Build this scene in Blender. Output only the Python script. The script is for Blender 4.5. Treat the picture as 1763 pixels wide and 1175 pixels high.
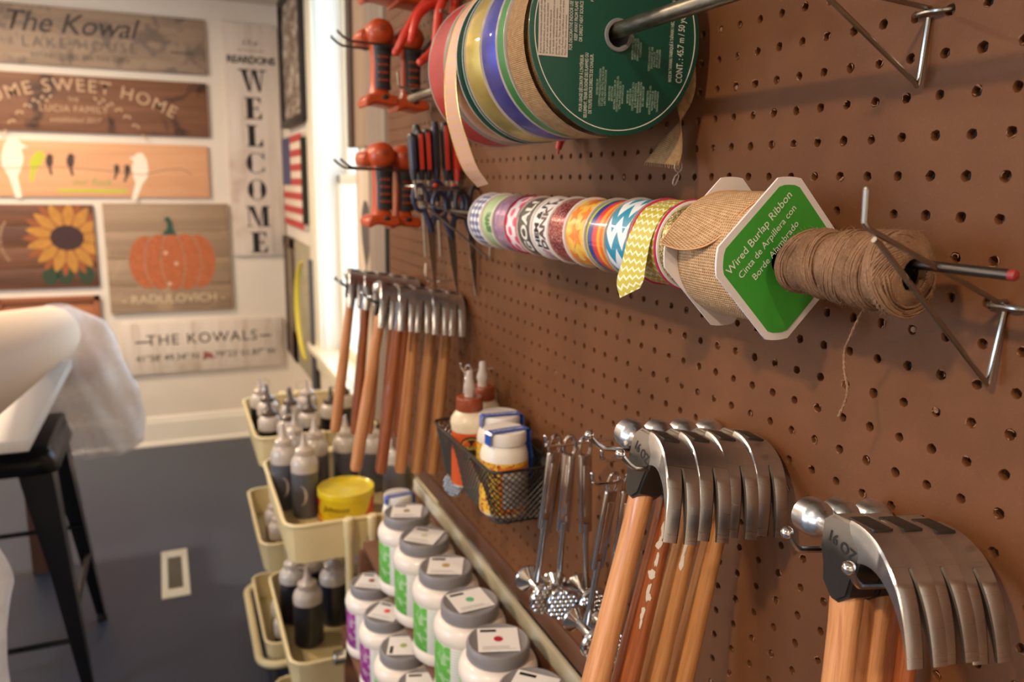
import bpy, bmesh, math, random
from mathutils import Vector, Matrix, Euler
random.seed(7)
PI = math.pi
C = bpy.context.scene.collection
SC = bpy.context.scene
for o in list(bpy.data.objects): bpy.data.objects.remove(o)

# ------------------------------------------------------------------ camera
def make_camera():
    F, yaw, pit, rol = 1347.06, 0.408294, -0.197929, 0.0166265
    loc = Vector((-0.454465, -0.319939, 1.5))
    fw = Vector((math.sin(yaw)*math.cos(pit), math.cos(yaw)*math.cos(pit), math.sin(pit)))
    r0 = Vector((math.cos(yaw), -math.sin(yaw), 0)); u0 = r0.cross(fw)
    R = r0*math.cos(rol)+u0*math.sin(rol); U = R.cross(fw)
    cam = bpy.data.cameras.new('camera'); o = bpy.data.objects.new('camera', cam); C.objects.link(o)
    m = Matrix(((R.x, U.x, -fw.x, loc.x), (R.y, U.y, -fw.y, loc.y), (R.z, U.z, -fw.z, loc.z), (0, 0, 0, 1)))
    o.matrix_world = m
    cam.sensor_fit = 'HORIZONTAL'; cam.sensor_width = 23.5; cam.lens = F/1763*23.5
    cam.clip_start = 0.02; cam.clip_end = 60
    cam.dof.use_dof = True; cam.dof.focus_distance = 0.56; cam.dof.aperture_fstop = 4.6
    SC.camera = o
make_camera()

# ------------------------------------------------------------------ world, lamps, exposure
W = bpy.data.worlds.new('sky'); SC.world = W; W.use_nodes = True
wn = W.node_tree.nodes; wl = W.node_tree.links
wn['Background'].inputs['Color'].default_value = (0.60, 0.79, 1.0, 1)
wn['Background'].inputs['Strength'].default_value = 2.5
SC.view_settings.view_transform = 'Standard'; SC.view_settings.look = 'None'
SC.view_settings.gamma = 1; SC.view_settings.use_curve_mapping = False
SC.view_settings.exposure = 0.88

def area(name, loc, size, power, col, rot=(0, 0, 0), shape='DISK', size_y=None):
    l = bpy.data.lights.new(name, 'AREA'); l.energy = power; l.color = col; l.shape = shape; l.size = size
    if size_y: l.size_y = size_y
    o = bpy.data.objects.new(name, l); o.location = loc; o.rotation_euler = rot; C.objects.link(o); return o
WARM = (1.0, 0.77, 0.54)
LAMPS = [(-1.5, -0.36, 2.425, 20), (-1.25, 1.6, 2.425, 10), (-1.5, 3.2, 2.425, 25), (-0.75, -1.5, 2.425, 9), (-2.7, 2.4, 2.425, 11)]
for i, (x, y, z, p) in enumerate(LAMPS): area('ceiling_lamp', (x, y, z), 0.14, p, WARM)
# daylight from the window behind the photographer's left
area('daylight', (-3.15, 0.9, 1.5), 1.2, 18, (0.55, 0.74, 1.0), (0, -PI/2, 0), 'RECTANGLE', 1.3)

# ------------------------------------------------------------------ mesh helper
class MB:
    def __init__(s): s.v = []; s.f = []; s.m = []; s.uv = None
    def add(s, vs, fs, mi=0):
        b = len(s.v); s.v += [tuple(v) for v in vs]
        s.f += [tuple(i+b for i in f) for f in fs]; s.m += [mi]*len(fs); return s
    def box(s, c, d, mi=0, rot=None):
        x, y, z = (k/2 for k in d)
        vs = [Vector((a, b, e)) for a in (-x, x) for b in (-y, y) for e in (-z, z)]
        if rot is not None: vs = [rot @ v for v in vs]
        vs = [v+Vector(c) for v in vs]
        return s.add(vs, [(0, 1, 3, 2), (4, 6, 7, 5), (0, 4, 5, 1), (2, 3, 7, 6), (0, 2, 6, 4), (1, 5, 7, 3)], mi)
    def box2(s, a, b, mi=0):
        return s.box([(a[i]+b[i])/2 for i in range(3)], [abs(b[i]-a[i]) for i in range(3)], mi)
    def bbox(s, a, b, r=0.003, mi=0, seg=2):
        """bevelled box from corner a to corner b"""
        bm = bmesh.new(); bmesh.ops.create_cube(bm, size=1)
        for v in bm.verts: v.co = Vector([(a[i]+b[i])/2+v.co[i]*abs(b[i]-a[i]) for i in range(3)])
        bmesh.ops.bevel(bm, geom=bm.edges[:], offset=r, segments=seg, affect='EDGES', profile=.5)
        bm.verts.index_update()
        s.add([v.co for v in bm.verts], [[v.index for v in f.verts] for f in bm.faces], mi); bm.free(); return s
    def lathe(s, prof, o=(0, 0, 0), ax='z', n=32, mi=0, sx=1, sy=1):
        """prof: (r, h) list; r==0 collapses. open ends"""
        o = Vector(o); vs = []
        for r, h in prof:
            for k in range(n):
                a = 2*PI*k/n; x = r*math.cos(a)*sx; y = r*math.sin(a)*sy
                vs.append(o+Vector((x, y, h) if ax == 'z' else (x, h, -y) if ax == 'y' else (h, x, y)))
        fs = []
        for j in range(len(prof)-1):
            for k in range(n):
                a, b = j*n+k, j*n+(k+1) % n; c, d = b+n, a+n
                fs.append((a, b, c, d))
        s.add(vs, fs, mi)
        return s
    def tube(s, pts, r, n=8, closed=False, mi=0, caps=True, sq=1):
        pts = [Vector(p) for p in pts]; N = len(pts); rs = r if isinstance(r, (list, tuple)) else [r]*N
        tang = []
        for i in range(N):
            if closed: t = pts[(i+1) % N]-pts[i-1]
            else: t = pts[min(i+1, N-1)]-pts[max(i-1, 0)]
            tang.append(t.normalized() if t.length > 1e-9 else Vector((0, 0, 1)))
        up = Vector((0, 0, 1)) if abs(tang[0].z) < .9 else Vector((1, 0, 0))
        nrm = (up-tang[0]*up.dot(tang[0])).normalized(); vs = []
        for i in range(N):
            nrm = (nrm-tang[i]*nrm.dot(tang[i]))
            nrm = nrm.normalized() if nrm.length > 1e-6 else tang[i].orthogonal().normalized()
            bn = tang[i].cross(nrm)
            for k in range(n):
                a = 2*PI*k/n; vs.append(pts[i]+(nrm*math.cos(a)+bn*math.sin(a)*sq)*rs[i])
        fs = []
        for i in range(N if closed else N-1):
            j = (i+1) % N
            for k in range(n): fs.append((i*n+k, i*n+(k+1) % n, j*n+(k+1) % n, j*n+k))
        if caps and not closed: fs.append(tuple(range(n))[::-1]); fs.append(tuple((N-1)*n+k for k in range(n)))
        return s.add(vs, fs, mi)
    def ball(s, c, r, n=12, mi=0, sc=(1, 1, 1)):
        vs = []; fs = []; m = n//2
        for j in range(m+1):
            t = PI*j/m
            for k in range(n):
                a = 2*PI*k/n; vs.append((c[0]+r*sc[0]*math.sin(t)*math.cos(a), c[1]+r*sc[1]*math.sin(t)*math.sin(a), c[2]+r*sc[2]*math.cos(t)))
        for j in range(m):
            for k in range(n): fs.append((j*n+k, (j+1)*n+k, (j+1)*n+(k+1) % n, j*n+(k+1) % n))
        return s.add(vs, fs, mi)
    def prism(s, poly, d0, d1, f, mi=0):
        """poly of 2D points; f(u,v,d)->xyz"""
        n = len(poly); vs = [f(u, v, d0) for u, v in poly]+[f(u, v, d1) for u, v in poly]
        fs = [tuple(range(n))[::-1], tuple(range(n, 2*n))]+[(i, (i+1) % n, (i+1) % n+n, i+n) for i in range(n)]
        return s.add(vs, fs, mi)
    def grid(s, P, mi=0):
        nr, nc = len(P), len(P[0]); vs = [p for row in P for p in row]
        return s.add(vs, [(i*nc+j, i*nc+j+1, (i+1)*nc+j+1, (i+1)*nc+j) for i in range(nr-1) for j in range(nc-1)], mi)
    def build(s, name, mat, parent=None, smooth=True, ang=35, solid=0, off=0):
        me = bpy.data.meshes.new(name); me.from_pydata(s.v, [], s.f)
        mats = mat if isinstance(mat, (list, tuple)) else [mat]
        for m in mats: me.materials.append(m)
        if len(mats) > 1: me.polygons.foreach_set('material_index', s.m)
        if s.uv:
            uvl = me.uv_layers.new(name='UVMap')
            for l in me.loops: uvl.data[l.index].uv = s.uv[l.vertex_index]
        bm = bmesh.new(); bm.from_mesh(me); bmesh.ops.remove_doubles(bm, verts=bm.verts, dist=1e-7) if not s.uv else None
        if not s.uv: bmesh.ops.dissolve_degenerate(bm, edges=bm.edges, dist=1e-8)
        bmesh.ops.recalc_face_normals(bm, faces=bm.faces); bm.to_mesh(me); bm.free()
        if smooth:
            me.shade_smooth(); me.set_sharp_from_angle(angle=math.radians(ang))
        o = bpy.data.objects.new(name, me); C.objects.link(o)
        if parent is not None: o.parent = parent
        if solid:
            md = o.modifiers.new('solidify', 'SOLIDIFY'); md.thickness = solid; md.offset = off
        return o

def tag(o, label, cat, group=None, kind=None):
    o['label'] = label; o['category'] = cat
    if group: o['group'] = group
    if kind: o['kind'] = kind
    return o
def thing(name, label, cat, loc=(0, 0, 0), rot=(0, 0, 0), group=None):
    o = bpy.data.objects.new(name, None); C.objects.link(o); o.empty_display_size = .02
    o.location = loc; o.rotation_euler = rot; return tag(o, label, cat, group)
def struct(o): o['kind'] = 'structure'; return o
KIDS = {}
def dup(root, label, loc, rot=None, group=None):
    def rec(o, par):
        c = o.copy(); C.objects.link(c)
        if par is not None: c.parent = par
        for ch in [x for x in ALL() if x.parent is o]: rec(ch, c)
        return c
    cache = list(C.objects)
    def ALL(): return cache
    c = rec(root, None); c.location = loc
    if rot is not None: c.rotation_euler = rot
    c['label'] = label
    if group: c['group'] = group
    return c

# ------------------------------------------------------------------ materials
def lin(c):
    c = c/255
    return c/12.92 if c <= .04045 else ((c+.055)/1.055)**2.4
def rgb(r, g, b): return (lin(r), lin(g), lin(b), 1)
class NT:
    def __init__(s, name):
        s.m = bpy.data.materials.new(name); s.m.use_nodes = True; s.t = s.m.node_tree
        s.b = s.t.nodes['Principled BSDF']; s.out = s.t.nodes['Material Output']
    def n(s, typ, **k):
        nd = s.t.nodes.new(typ)
        for a, v in k.items(): setattr(nd, a, v)
        return nd
    def link(s, a, b): s.t.links.new(a, b)
    def setin(s, inp, v):
        if hasattr(v, 'is_linked') or isinstance(v, bpy.types.NodeSocket): s.link(v, inp)
        else: inp.default_value = v
    def math(s, op, a, b=0.0, c=0.0):
        nd = s.n('ShaderNodeMath', operation=op)
        s.setin(nd.inputs[0], a); s.setin(nd.inputs[1], b); s.setin(nd.inputs[2], c); return nd.outputs[0]
    def mix(s, f, a, b):
        nd = s.n('ShaderNodeMix', data_type='RGBA')
        s.setin(nd.inputs[0], f); s.setin(nd.inputs[6], a); s.setin(nd.inputs[7], b); return nd.outputs[2]
    def coord(s, which='Object', scale=(1, 1, 1), rot=(0, 0, 0), loc=(0, 0, 0)):
        tc = s.n('ShaderNodeTexCoord'); mp = s.n('ShaderNodeMapping')
        mp.inputs['Scale'].default_value = scale; mp.inputs['Rotation'].default_value = rot; mp.inputs['Location'].default_value = loc
        s.link(tc.outputs[which], mp.inputs[0]); return mp.outputs[0]
    def noise(s, vec, scale=5, detail=3, rough=.5, dist=0):
        nd = s.n('ShaderNodeTexNoise'); nd.inputs['Scale'].default_value = scale; nd.inputs['Detail'].default_value = detail
        nd.inputs['Roughness'].default_value = rough; nd.inputs['Distortion'].default_value = dist
        s.link(vec, nd.inputs['Vector']); return nd.outputs[0]
    def ramp(s, f, stops):
        nd = s.n('ShaderNodeValToRGB'); el = nd.color_ramp.elements
        while len(el) < len(stops): el.new(.5)
        for e, (p, c) in zip(el, stops): e.position = p; e.color = c
        s.link(f, nd.inputs[0]); return nd.outputs[0]
    def step(s, f, lo, hi):
        nd = s.n('ShaderNodeMapRange', interpolation_type='SMOOTHSTEP')
        s.link(f, nd.inputs[0]); nd.inputs[1].default_value = lo; nd.inputs[2].default_value = hi; return nd.outputs[0]
    def bump(s, h, strength=.3, dist=.001):
        nd = s.n('ShaderNodeBump'); nd.inputs['Strength'].default_value = strength; nd.inputs['Distance'].default_value = dist
        s.link(h, nd.inputs['Height']); s.link(nd.outputs[0], s.b.inputs['Normal'])
    def xyz(s, v):
        nd = s.n('ShaderNodeSeparateXYZ'); s.link(v, nd.inputs[0]); return nd.outputs
    def col(s, c): s.setin(s.b.inputs['Base Color'], c)
    def set(s, **k):
        for a, v in k.items(): s.setin(s.b.inputs[a.replace('_', ' ')], v)
        return s
def mat(name, c, rough=.5, metal=0, coat=0, spec=.5, trans=0, alpha=1, nz=0, nscale=40, bump=0, bscale=200, sheen=0):
    t = NT(name)
    if nz:
        v = t.coord(); f = t.noise(v, nscale, 4, .6)
        a = tuple(x*(1-nz) for x in c[:3])+(1,); b = tuple(min(1, x*(1+nz)) for x in c[:3])+(1,)
        t.col(t.ramp(f, [(.3, a), (.7, b)]))
    else: t.col(c)
    t.set(Roughness=rough, Metallic=metal)
    t.b.inputs['Specular IOR Level'].default_value = spec
    t.b.inputs['Coat Weight'].default_value = coat; t.b.inputs['Coat Roughness'].default_value = .08
    t.b.inputs['Transmission Weight'].default_value = trans; t.b.inputs['Alpha'].default_value = alpha
    t.b.inputs['Sheen Weight'].default_value = sheen
    if bump: t.bump(t.noise(t.coord(), bscale, 4), bump, .001)
    return t.m
def wood(name, c1, c2, c3, rough=.45, scale=1.0, axis=2, gscale=12, bump=.15, coat=0.0, streak=.35, blotch=None, seed=0):
    t = NT(name); s = [gscale*scale*6]*3; s[axis] = gscale*scale*.35
    v = t.coord(scale=s)
    f = t.noise(v, 1.0, 5, .6, .6); g = t.noise(t.coord(scale=[k*5 if i != axis else k*1.2 for i, k in enumerate(s)]), 1.0, 2)
    col = t.ramp(f, [(.25, c1), (.5, c2), (.78, c3)])
    dark = t.step(g, .60, .74)
    col = t.mix(t.math('MULTIPLY', dark, streak), col, tuple(x*.45 for x in c1[:3])+(1,))
    t.col(col); t.set(Roughness=rough); t.b.inputs['Coat Weight'].default_value = coat
    if blotch:
        q = t.step(t.noise(t.coord(loc=(seed, 0, 0)), blotch[0], 4, .65, .8), blotch[1], blotch[1]+.12); t.col(t.mix(t.math('MULTIPLY', q, blotch[3]), col, blotch[2]))
    t.bump(g, bump, .0006); return t.m

M = {}
M['wall'] = mat('wall_paint', rgb(226, 215, 200), .7, nz=.03, nscale=3, bump=.05, bscale=300)
M['ceiling'] = mat('ceiling_paint', rgb(200, 192, 180), .8)
M['trim'] = mat('trim_paint', rgb(235, 228, 215), .35)
M['casing'] = mat('casing_paint', rgb(238, 230, 205), .35)
def floor_mat():
    t = NT('floor_paint'); v = t.coord(); f = t.noise(v, 1.3, 4)
    col = t.ramp(f, [(.3, rgb(50, 58, 74)), (.7, rgb(60, 68, 84))])
    sp = t.step(t.noise(v, 60, 2), .74, .78)
    t.col(t.mix(t.math('MULTIPLY', sp, .3), col, rgb(130, 130, 130))); t.set(Roughness=t.math('MULTIPLY_ADD', f, .15, .38)); return t.m
M['floor'] = floor_mat()
def peg_mat():
    t = NT('hardboard'); v = t.coord(); f = t.noise(v, 7, 5, .65); g = t.noise(v, 420, 3, .7); h = t.noise(t.coord(scale=(1, 1, 6)), 90, 3)
    col = t.ramp(f, [(.25, rgb(92, 56, 31)), (.55, rgb(104, 64, 35)), (.8, rgb(116, 73, 41))])
    col = t.mix(t.math('MULTIPLY', t.step(g, .55, .75), .22), col, rgb(140, 98, 68))
    col = t.mix(t.math('MULTIPLY', t.step(h, .6, .8), .15), col, rgb(74, 46, 32))
    t.col(col); t.set(Roughness=.62); t.b.inputs['Specular IOR Level'].default_value = .3
    t.bump(g, .25, .0004); return t.m
M['peg'] = peg_mat()
M['peg_dark'] = mat('dark_rail_wood', rgb(92, 58, 40), .6, nz=.15, nscale=20)
M['fray'] = mat('frayed_fibre', rgb(140, 102, 78), .9)
M['wire'] = mat('zinc_wire', rgb(168, 165, 158), .26, 1, nz=.08, nscale=60)
M['wire_dark'] = mat('dark_steel_wire', rgb(105, 98, 92), .3, 1)
def pipe_mat():
    t = NT('galvanised_pipe'); v = t.coord(scale=(1, .25, 1)); f = t.noise(v, 90, 5, .7)
    t.col(t.ramp(f, [(.3, rgb(98, 92, 82)), (.55, rgb(140, 134, 120)), (.8, rgb(182, 174, 156))])); t.set(Metallic=1.0, Roughness=t.math('MULTIPLY_ADD', f, .25, .25))
    t.bump(f, .2, .0006); return t.m
M['pipe'] = pipe_mat()
M['chrome'] = mat('chrome', rgb(225, 225, 228), .07, 1)
M['steel'] = None
def steel_mat():
    t = NT('brushed_steel'); v = t.coord(scale=(1, 60, 60)); f = t.noise(v, 14, 3, .6); g = t.noise(t.coord(), 30, 3)
    t.col(t.ramp(g, [(.3, rgb(188, 192, 198)), (.7, rgb(216, 219, 224))])); t.set(Metallic=1.0, Roughness=t.math('MULTIPLY_ADD', f, .10, .24))
    t.bump(f, .03, .0003); return t.m
M['steel'] = steel_mat()
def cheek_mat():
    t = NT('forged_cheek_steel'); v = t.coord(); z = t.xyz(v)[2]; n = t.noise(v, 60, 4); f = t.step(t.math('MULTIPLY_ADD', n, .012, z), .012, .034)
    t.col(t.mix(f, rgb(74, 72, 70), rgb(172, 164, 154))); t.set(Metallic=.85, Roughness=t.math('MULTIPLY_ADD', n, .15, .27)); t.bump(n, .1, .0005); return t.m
M['cheek'] = cheek_mat()
M['cheekdark'] = mat('black_wedge', rgb(38, 32, 28), .5)
M['ink'] = mat('black_ink', rgb(22, 21, 22), .6)
M['white'] = mat('white_print', rgb(232, 230, 226), .55)
M['tan_h'] = [wood('ash_handle', rgb(176, 112, 70), rgb(201, 140, 92), rgb(218, 160, 112), .38, 3.0, coat=.25, streak=.45),
              wood('red_oak_handle', rgb(132, 68, 38), rgb(160, 90, 52), rgb(182, 112, 70), .34, 3.0, coat=.4, streak=.6),
              wood('hickory_handle', rgb(166, 108, 62), rgb(188, 132, 82), rgb(202, 150, 100), .36, 3.0, coat=.3, streak=.5)]

# lettering: font curve turned into a flat mesh
def text_me(body, size, align='CENTER', sh=0, ext=0.0, space=1.0, bold=0.0, lspace=1.0):
    cu = bpy.data.curves.new('lettering', 'FONT'); cu.body = body; cu.size = size; cu.align_x = align; cu.align_y = 'CENTER'
    cu.shear = sh; cu.extrude = ext; cu.space_character = space; cu.offset = bold*size; cu.resolution_u = 3; cu.space_line = lspace
    o = bpy.data.objects.new('lettering', cu); C.objects.link(o)
    me = bpy.data.meshes.new_from_object(o.evaluated_get(bpy.context.evaluated_depsgraph_get()))
    bpy.data.objects.remove(o); bpy.data.curves.remove(cu); me.name = 'lettering'; return me
def text(body, size, mat_, parent, origin, right, up, name='lettering', warp=None, cx=1.0, **k):
    """flat letters in the plane right/up at origin (parent space)"""
    me = text_me(body, size, **k)
    for v in me.vertices: v.co.x *= cx
    r = Vector(right).normalized(); u = Vector(up).normalized(); o0 = Vector(origin)
    if warp:
        for v in me.vertices: v.co = Vector(warp(v.co.x, v.co.y))
    else:
        n = r.cross(u)
        for v in me.vertices: v.co = o0+r*v.co.x+u*v.co.y+n*v.co.z
    me.materials.clear(); me.materials.append(mat_)
    o = bpy.data.objects.new(name, me); C.objects.link(o)
    if parent is not None: o.parent = parent
    return o
def flat(polys, mat_, parent, f, name='print'):
    """flat printed shapes: polys of 2D points placed with f(u,v)"""
    for p in polys:
        b = MB(); b.add([f(u, v) for u, v in p], [tuple(range(len(p)))]); o = b.build(name, mat_, parent, smooth=False)
    return o
# ------------------------------------------------------------------ room shell
XW, YF, ZC = 0.15, 4.40, 2.44     # right wall face, far wall face, ceiling
XL, YB = -3.3, -2.4
struct(MB().box2((XL-.1, YB-.1, -.08), (XW+.35, YF+.1, 0)).build('floor', M['floor'], smooth=False))
struct(MB().box2((XL-.1, YB-.1, ZC), (XW+.35, YF+.1, ZC+.08)).build('ceiling', M['ceiling'], smooth=False))
struct(MB().box2((XL-.1, YF, 0), (XW+.2, YF+.1, ZC)).build('wall_far', M['wall'], smooth=False))
struct(MB().box2((XL-.1, YB-.1, 0), (XW+.2, YB, ZC)).build('wall_back', M['wall'], smooth=False))
# left wall with its window opening
b = MB(); wy0, wy1, wz0, wz1 = .2, 1.6, .85, 2.1
b.box2((XL-.1, YB, 0), (XL, wy0, ZC)); b.box2((XL-.1, wy1, 0), (XL, YF, ZC)); b.box2((XL-.1, wy0, 0), (XL, wy1, wz0)); b.box2((XL-.1, wy0, wz1), (XL, wy1, ZC))
struct(b.build('wall_left', M['wall'], smooth=False))
# right wall with window_1 opening
W0, W1, S0, S1 = 2.36, 3.23, .735, 2.36
b = MB(); T = .18
b.box2((XW, YB, 0), (XW+T, W0, ZC)); b.box2((XW, W1, 0), (XW+T, YF, ZC)); b.box2((XW, W0, 0), (XW+T, W1, S0)); b.box2((XW, W0, S1), (XW+T, W1, ZC))
struct(b.build('wall_right', M['wall'], smooth=False))
# baseboards
def baseboard(name, a, c, out):
    b = MB(); a = Vector(a); c = Vector(c); o = Vector(out)
    prof = [(0, 0), (.022, 0), (.022, .012), (.014, .03), (.014, .135), (.009, .150), (.009, .158), (.004, .170), (0, .172)]
    vs = [p+o*u+Vector((0, 0, w)) for p in (a, c) for u, w in prof]; n = len(prof)
    b.add(vs, [(i, i+1, n+i+1, n+i) for i in range(n-1)]+[tuple(range(n)), tuple(range(n, 2*n))])
    struct(b.build(name, M['trim'], smooth=False))
baseboard('baseboard_far', (XL, YF, 0), (XW, YF, 0), (0, -1, 0))
baseboard('baseboard_right', (XW, -1, 0), (XW, YF-.02, 0), (-1, 0, 0))
baseboard('baseboard_left', (XL, YB, 0), (XL, YF, 0), (1, 0, 0))
# window_1: casing, jambs, stool, double-hung sashes with glass
glass = NT('window_glass'); glass.col((1, 1, 1, 1)); glass.set(Roughness=.02, IOR=1.45); glass.b.inputs['Transmission Weight'].default_value = 1
mx = glass.n('ShaderNodeMixShader'); tr = glass.n('ShaderNodeBsdfTransparent'); gl = glass.n('ShaderNodeBsdfGlossy'); gl.inputs['Roughness'].default_value = .02
fr = glass.n('ShaderNodeFresnel'); ge = glass.n('ShaderNodeNewGeometry'); glass.link(glass.math('MULTIPLY', fr.outputs[0], glass.math('SUBTRACT', 1.0, ge.outputs['Backfacing'])), mx.inputs[0]); glass.link(tr.outputs[0], mx.inputs[1]); glass.link(gl.outputs[0], mx.inputs[2]); glass.link(mx.outputs[0], glass.out.inputs[0])
M['glass'] = glass.m
b = MB(); c = .09; X0, X1 = XW-.02, XW
b.bbox((X0, W1, S0-.02), (X1, W1+.20, S1+.08), .004); b.bbox((X0, W0-.10, S0-.02), (X1, W0, S1+.08), .004); b.bbox((X0-.004, W0-.1, S1-.01), (X1, W1+.2, S1+.08), .004)
win = struct(b.build('window_1', M['casing'], smooth=True))
b = MB(); b.box2((XW, W1-.004, S0), (XW+T, W1+.01, S1)); b.box2((XW, W0-.01, S0), (XW+T, W0+.004, S1)); b.box2((XW, W0, S1-.004), (XW+T, W1, S1+.01))
b.build('jamb', M['trim'], win, False)
b = MB(); b.bbox((XW-.045, W0-.12, S0-.028), (XW+T+.02, W1-.004, S0+.003), .003); b.bbox((XW-.045, W1-.006, S0-.028), (XW-.001, W1+.22, S0+.003), .003); b.bbox((XW-.016, W0-.1, S0-.11), (XW, W1+.2, S0-.028), .003); b.build('sill', M['casing'], win)
def sash(x, z0, z1, name):
    b = MB(); w = .042
    b.bbox((x, W0+.005, z0), (x+.035, W0+.005+w, z1), .003); b.bbox((x, W1-.005-w, z0), (x+.035, W1-.005, z1), .003)
    b.bbox((x, W0+.005, z0), (x+.035, W1-.005, z0+w), .003); b.bbox((x, W0+.005, z1-w), (x+.035, W1-.005, z1), .003)
    o = b.build(name, M['casing'], win)
    MB().box2((x+.015, W0+.03, z0+.03), (x+.019, W1-.03, z1-.03)).build('pane', M['glass'], o, False)
sash(XW+.115, 1.49, S1-.005, 'upper_sash'); sash(XW+.078, S0+.002, 1.53, 'lower_sash')
b = MB()
for y0, y1, z0, z1 in ((wy0-.08, wy0, wz0-.08, wz1+.08), (wy1, wy1+.08, wz0-.08, wz1+.08), (wy0, wy1, wz0-.08, wz0), (wy0, wy1, wz1, wz1+.08), (wy0+.67, wy0+.73, wz0, wz1), (wy0, wy1, 1.45, 1.5)):
    b.bbox((XL, y0, z0), (XL+.02, y1, z1), .003)
w2 = struct(b.build('window_2', M['casing'])); MB().box2((XL-.05, wy0, wz0), (XL-.046, wy1, wz1)).build('pane', M['glass'], w2, False)
# recessed ceiling lamps (housing things under the lamps)
em = NT('lamp_diffuser'); em.set(Emission_Color=(1, .8, .58, 1)); em.b.inputs['Emission Strength'].default_value = 3; M['lamp'] = em.m
for i, (x, y, z, p) in enumerate(LAMPS):
    t = thing('ceiling_downlight', ('round recessed ceiling downlight above the camera side of the room', 'round recessed ceiling downlight over the trolleys', 'round recessed ceiling downlight nearest the far wall of signs', 'round recessed ceiling downlight behind the camera, closest to the pegboard wall', 'round recessed ceiling downlight deep in the left part of the room')[i], 'lamp', (x, y, ZC), group='ceiling downlights')
    MB().lathe([(.075, -.001), (.075, -.006), (.1, -.006), (.105, -.001)], n=32).build('trim_ring', M['trim'], t)
    MB().lathe([(.075, -.002), (.0001, -.002)], n=32).build('lens', M['lamp'], t)
# floor register
t = thing('floor_vent', 'cream metal floor register with dark louvres set in the grey floor', 'vent', (-.53, 2.755, 0), (0, 0, .015))
b = MB(); hw, hl = .0485, .197
b.bbox((-hw, -hl, .0005), (-hw+.023, hl, .006), .001); b.bbox((hw-.023, -hl, .0005), (hw, hl, .006), .001); b.bbox((-hw+.02, -hl, .0005), (hw-.02, -hl+.062, .006), .001); b.bbox((-hw+.02, hl-.062, .0005), (hw-.02, hl, .006), .001)
b.build('frame', M['casing'], t)
MB().box2((-.028, -.138, .0002), (.028, .138, .001)).build('well', M['ink'], t, False)
lv = None
for i in range(18):
    y = -.128+i*.0151
    if lv is None:
        lv = MB().box((0, 0, 0), (.052, .004, .006), rot=Euler((.6, 0, 0)).to_matrix()).build('louvre', mat('vent_brown', rgb(140, 128, 106), .5), t, False); lv.location = (0, y, .0036)
    else:
        c = lv.copy(); C.objects.link(c); c.location = (0, y, .0036)

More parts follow.
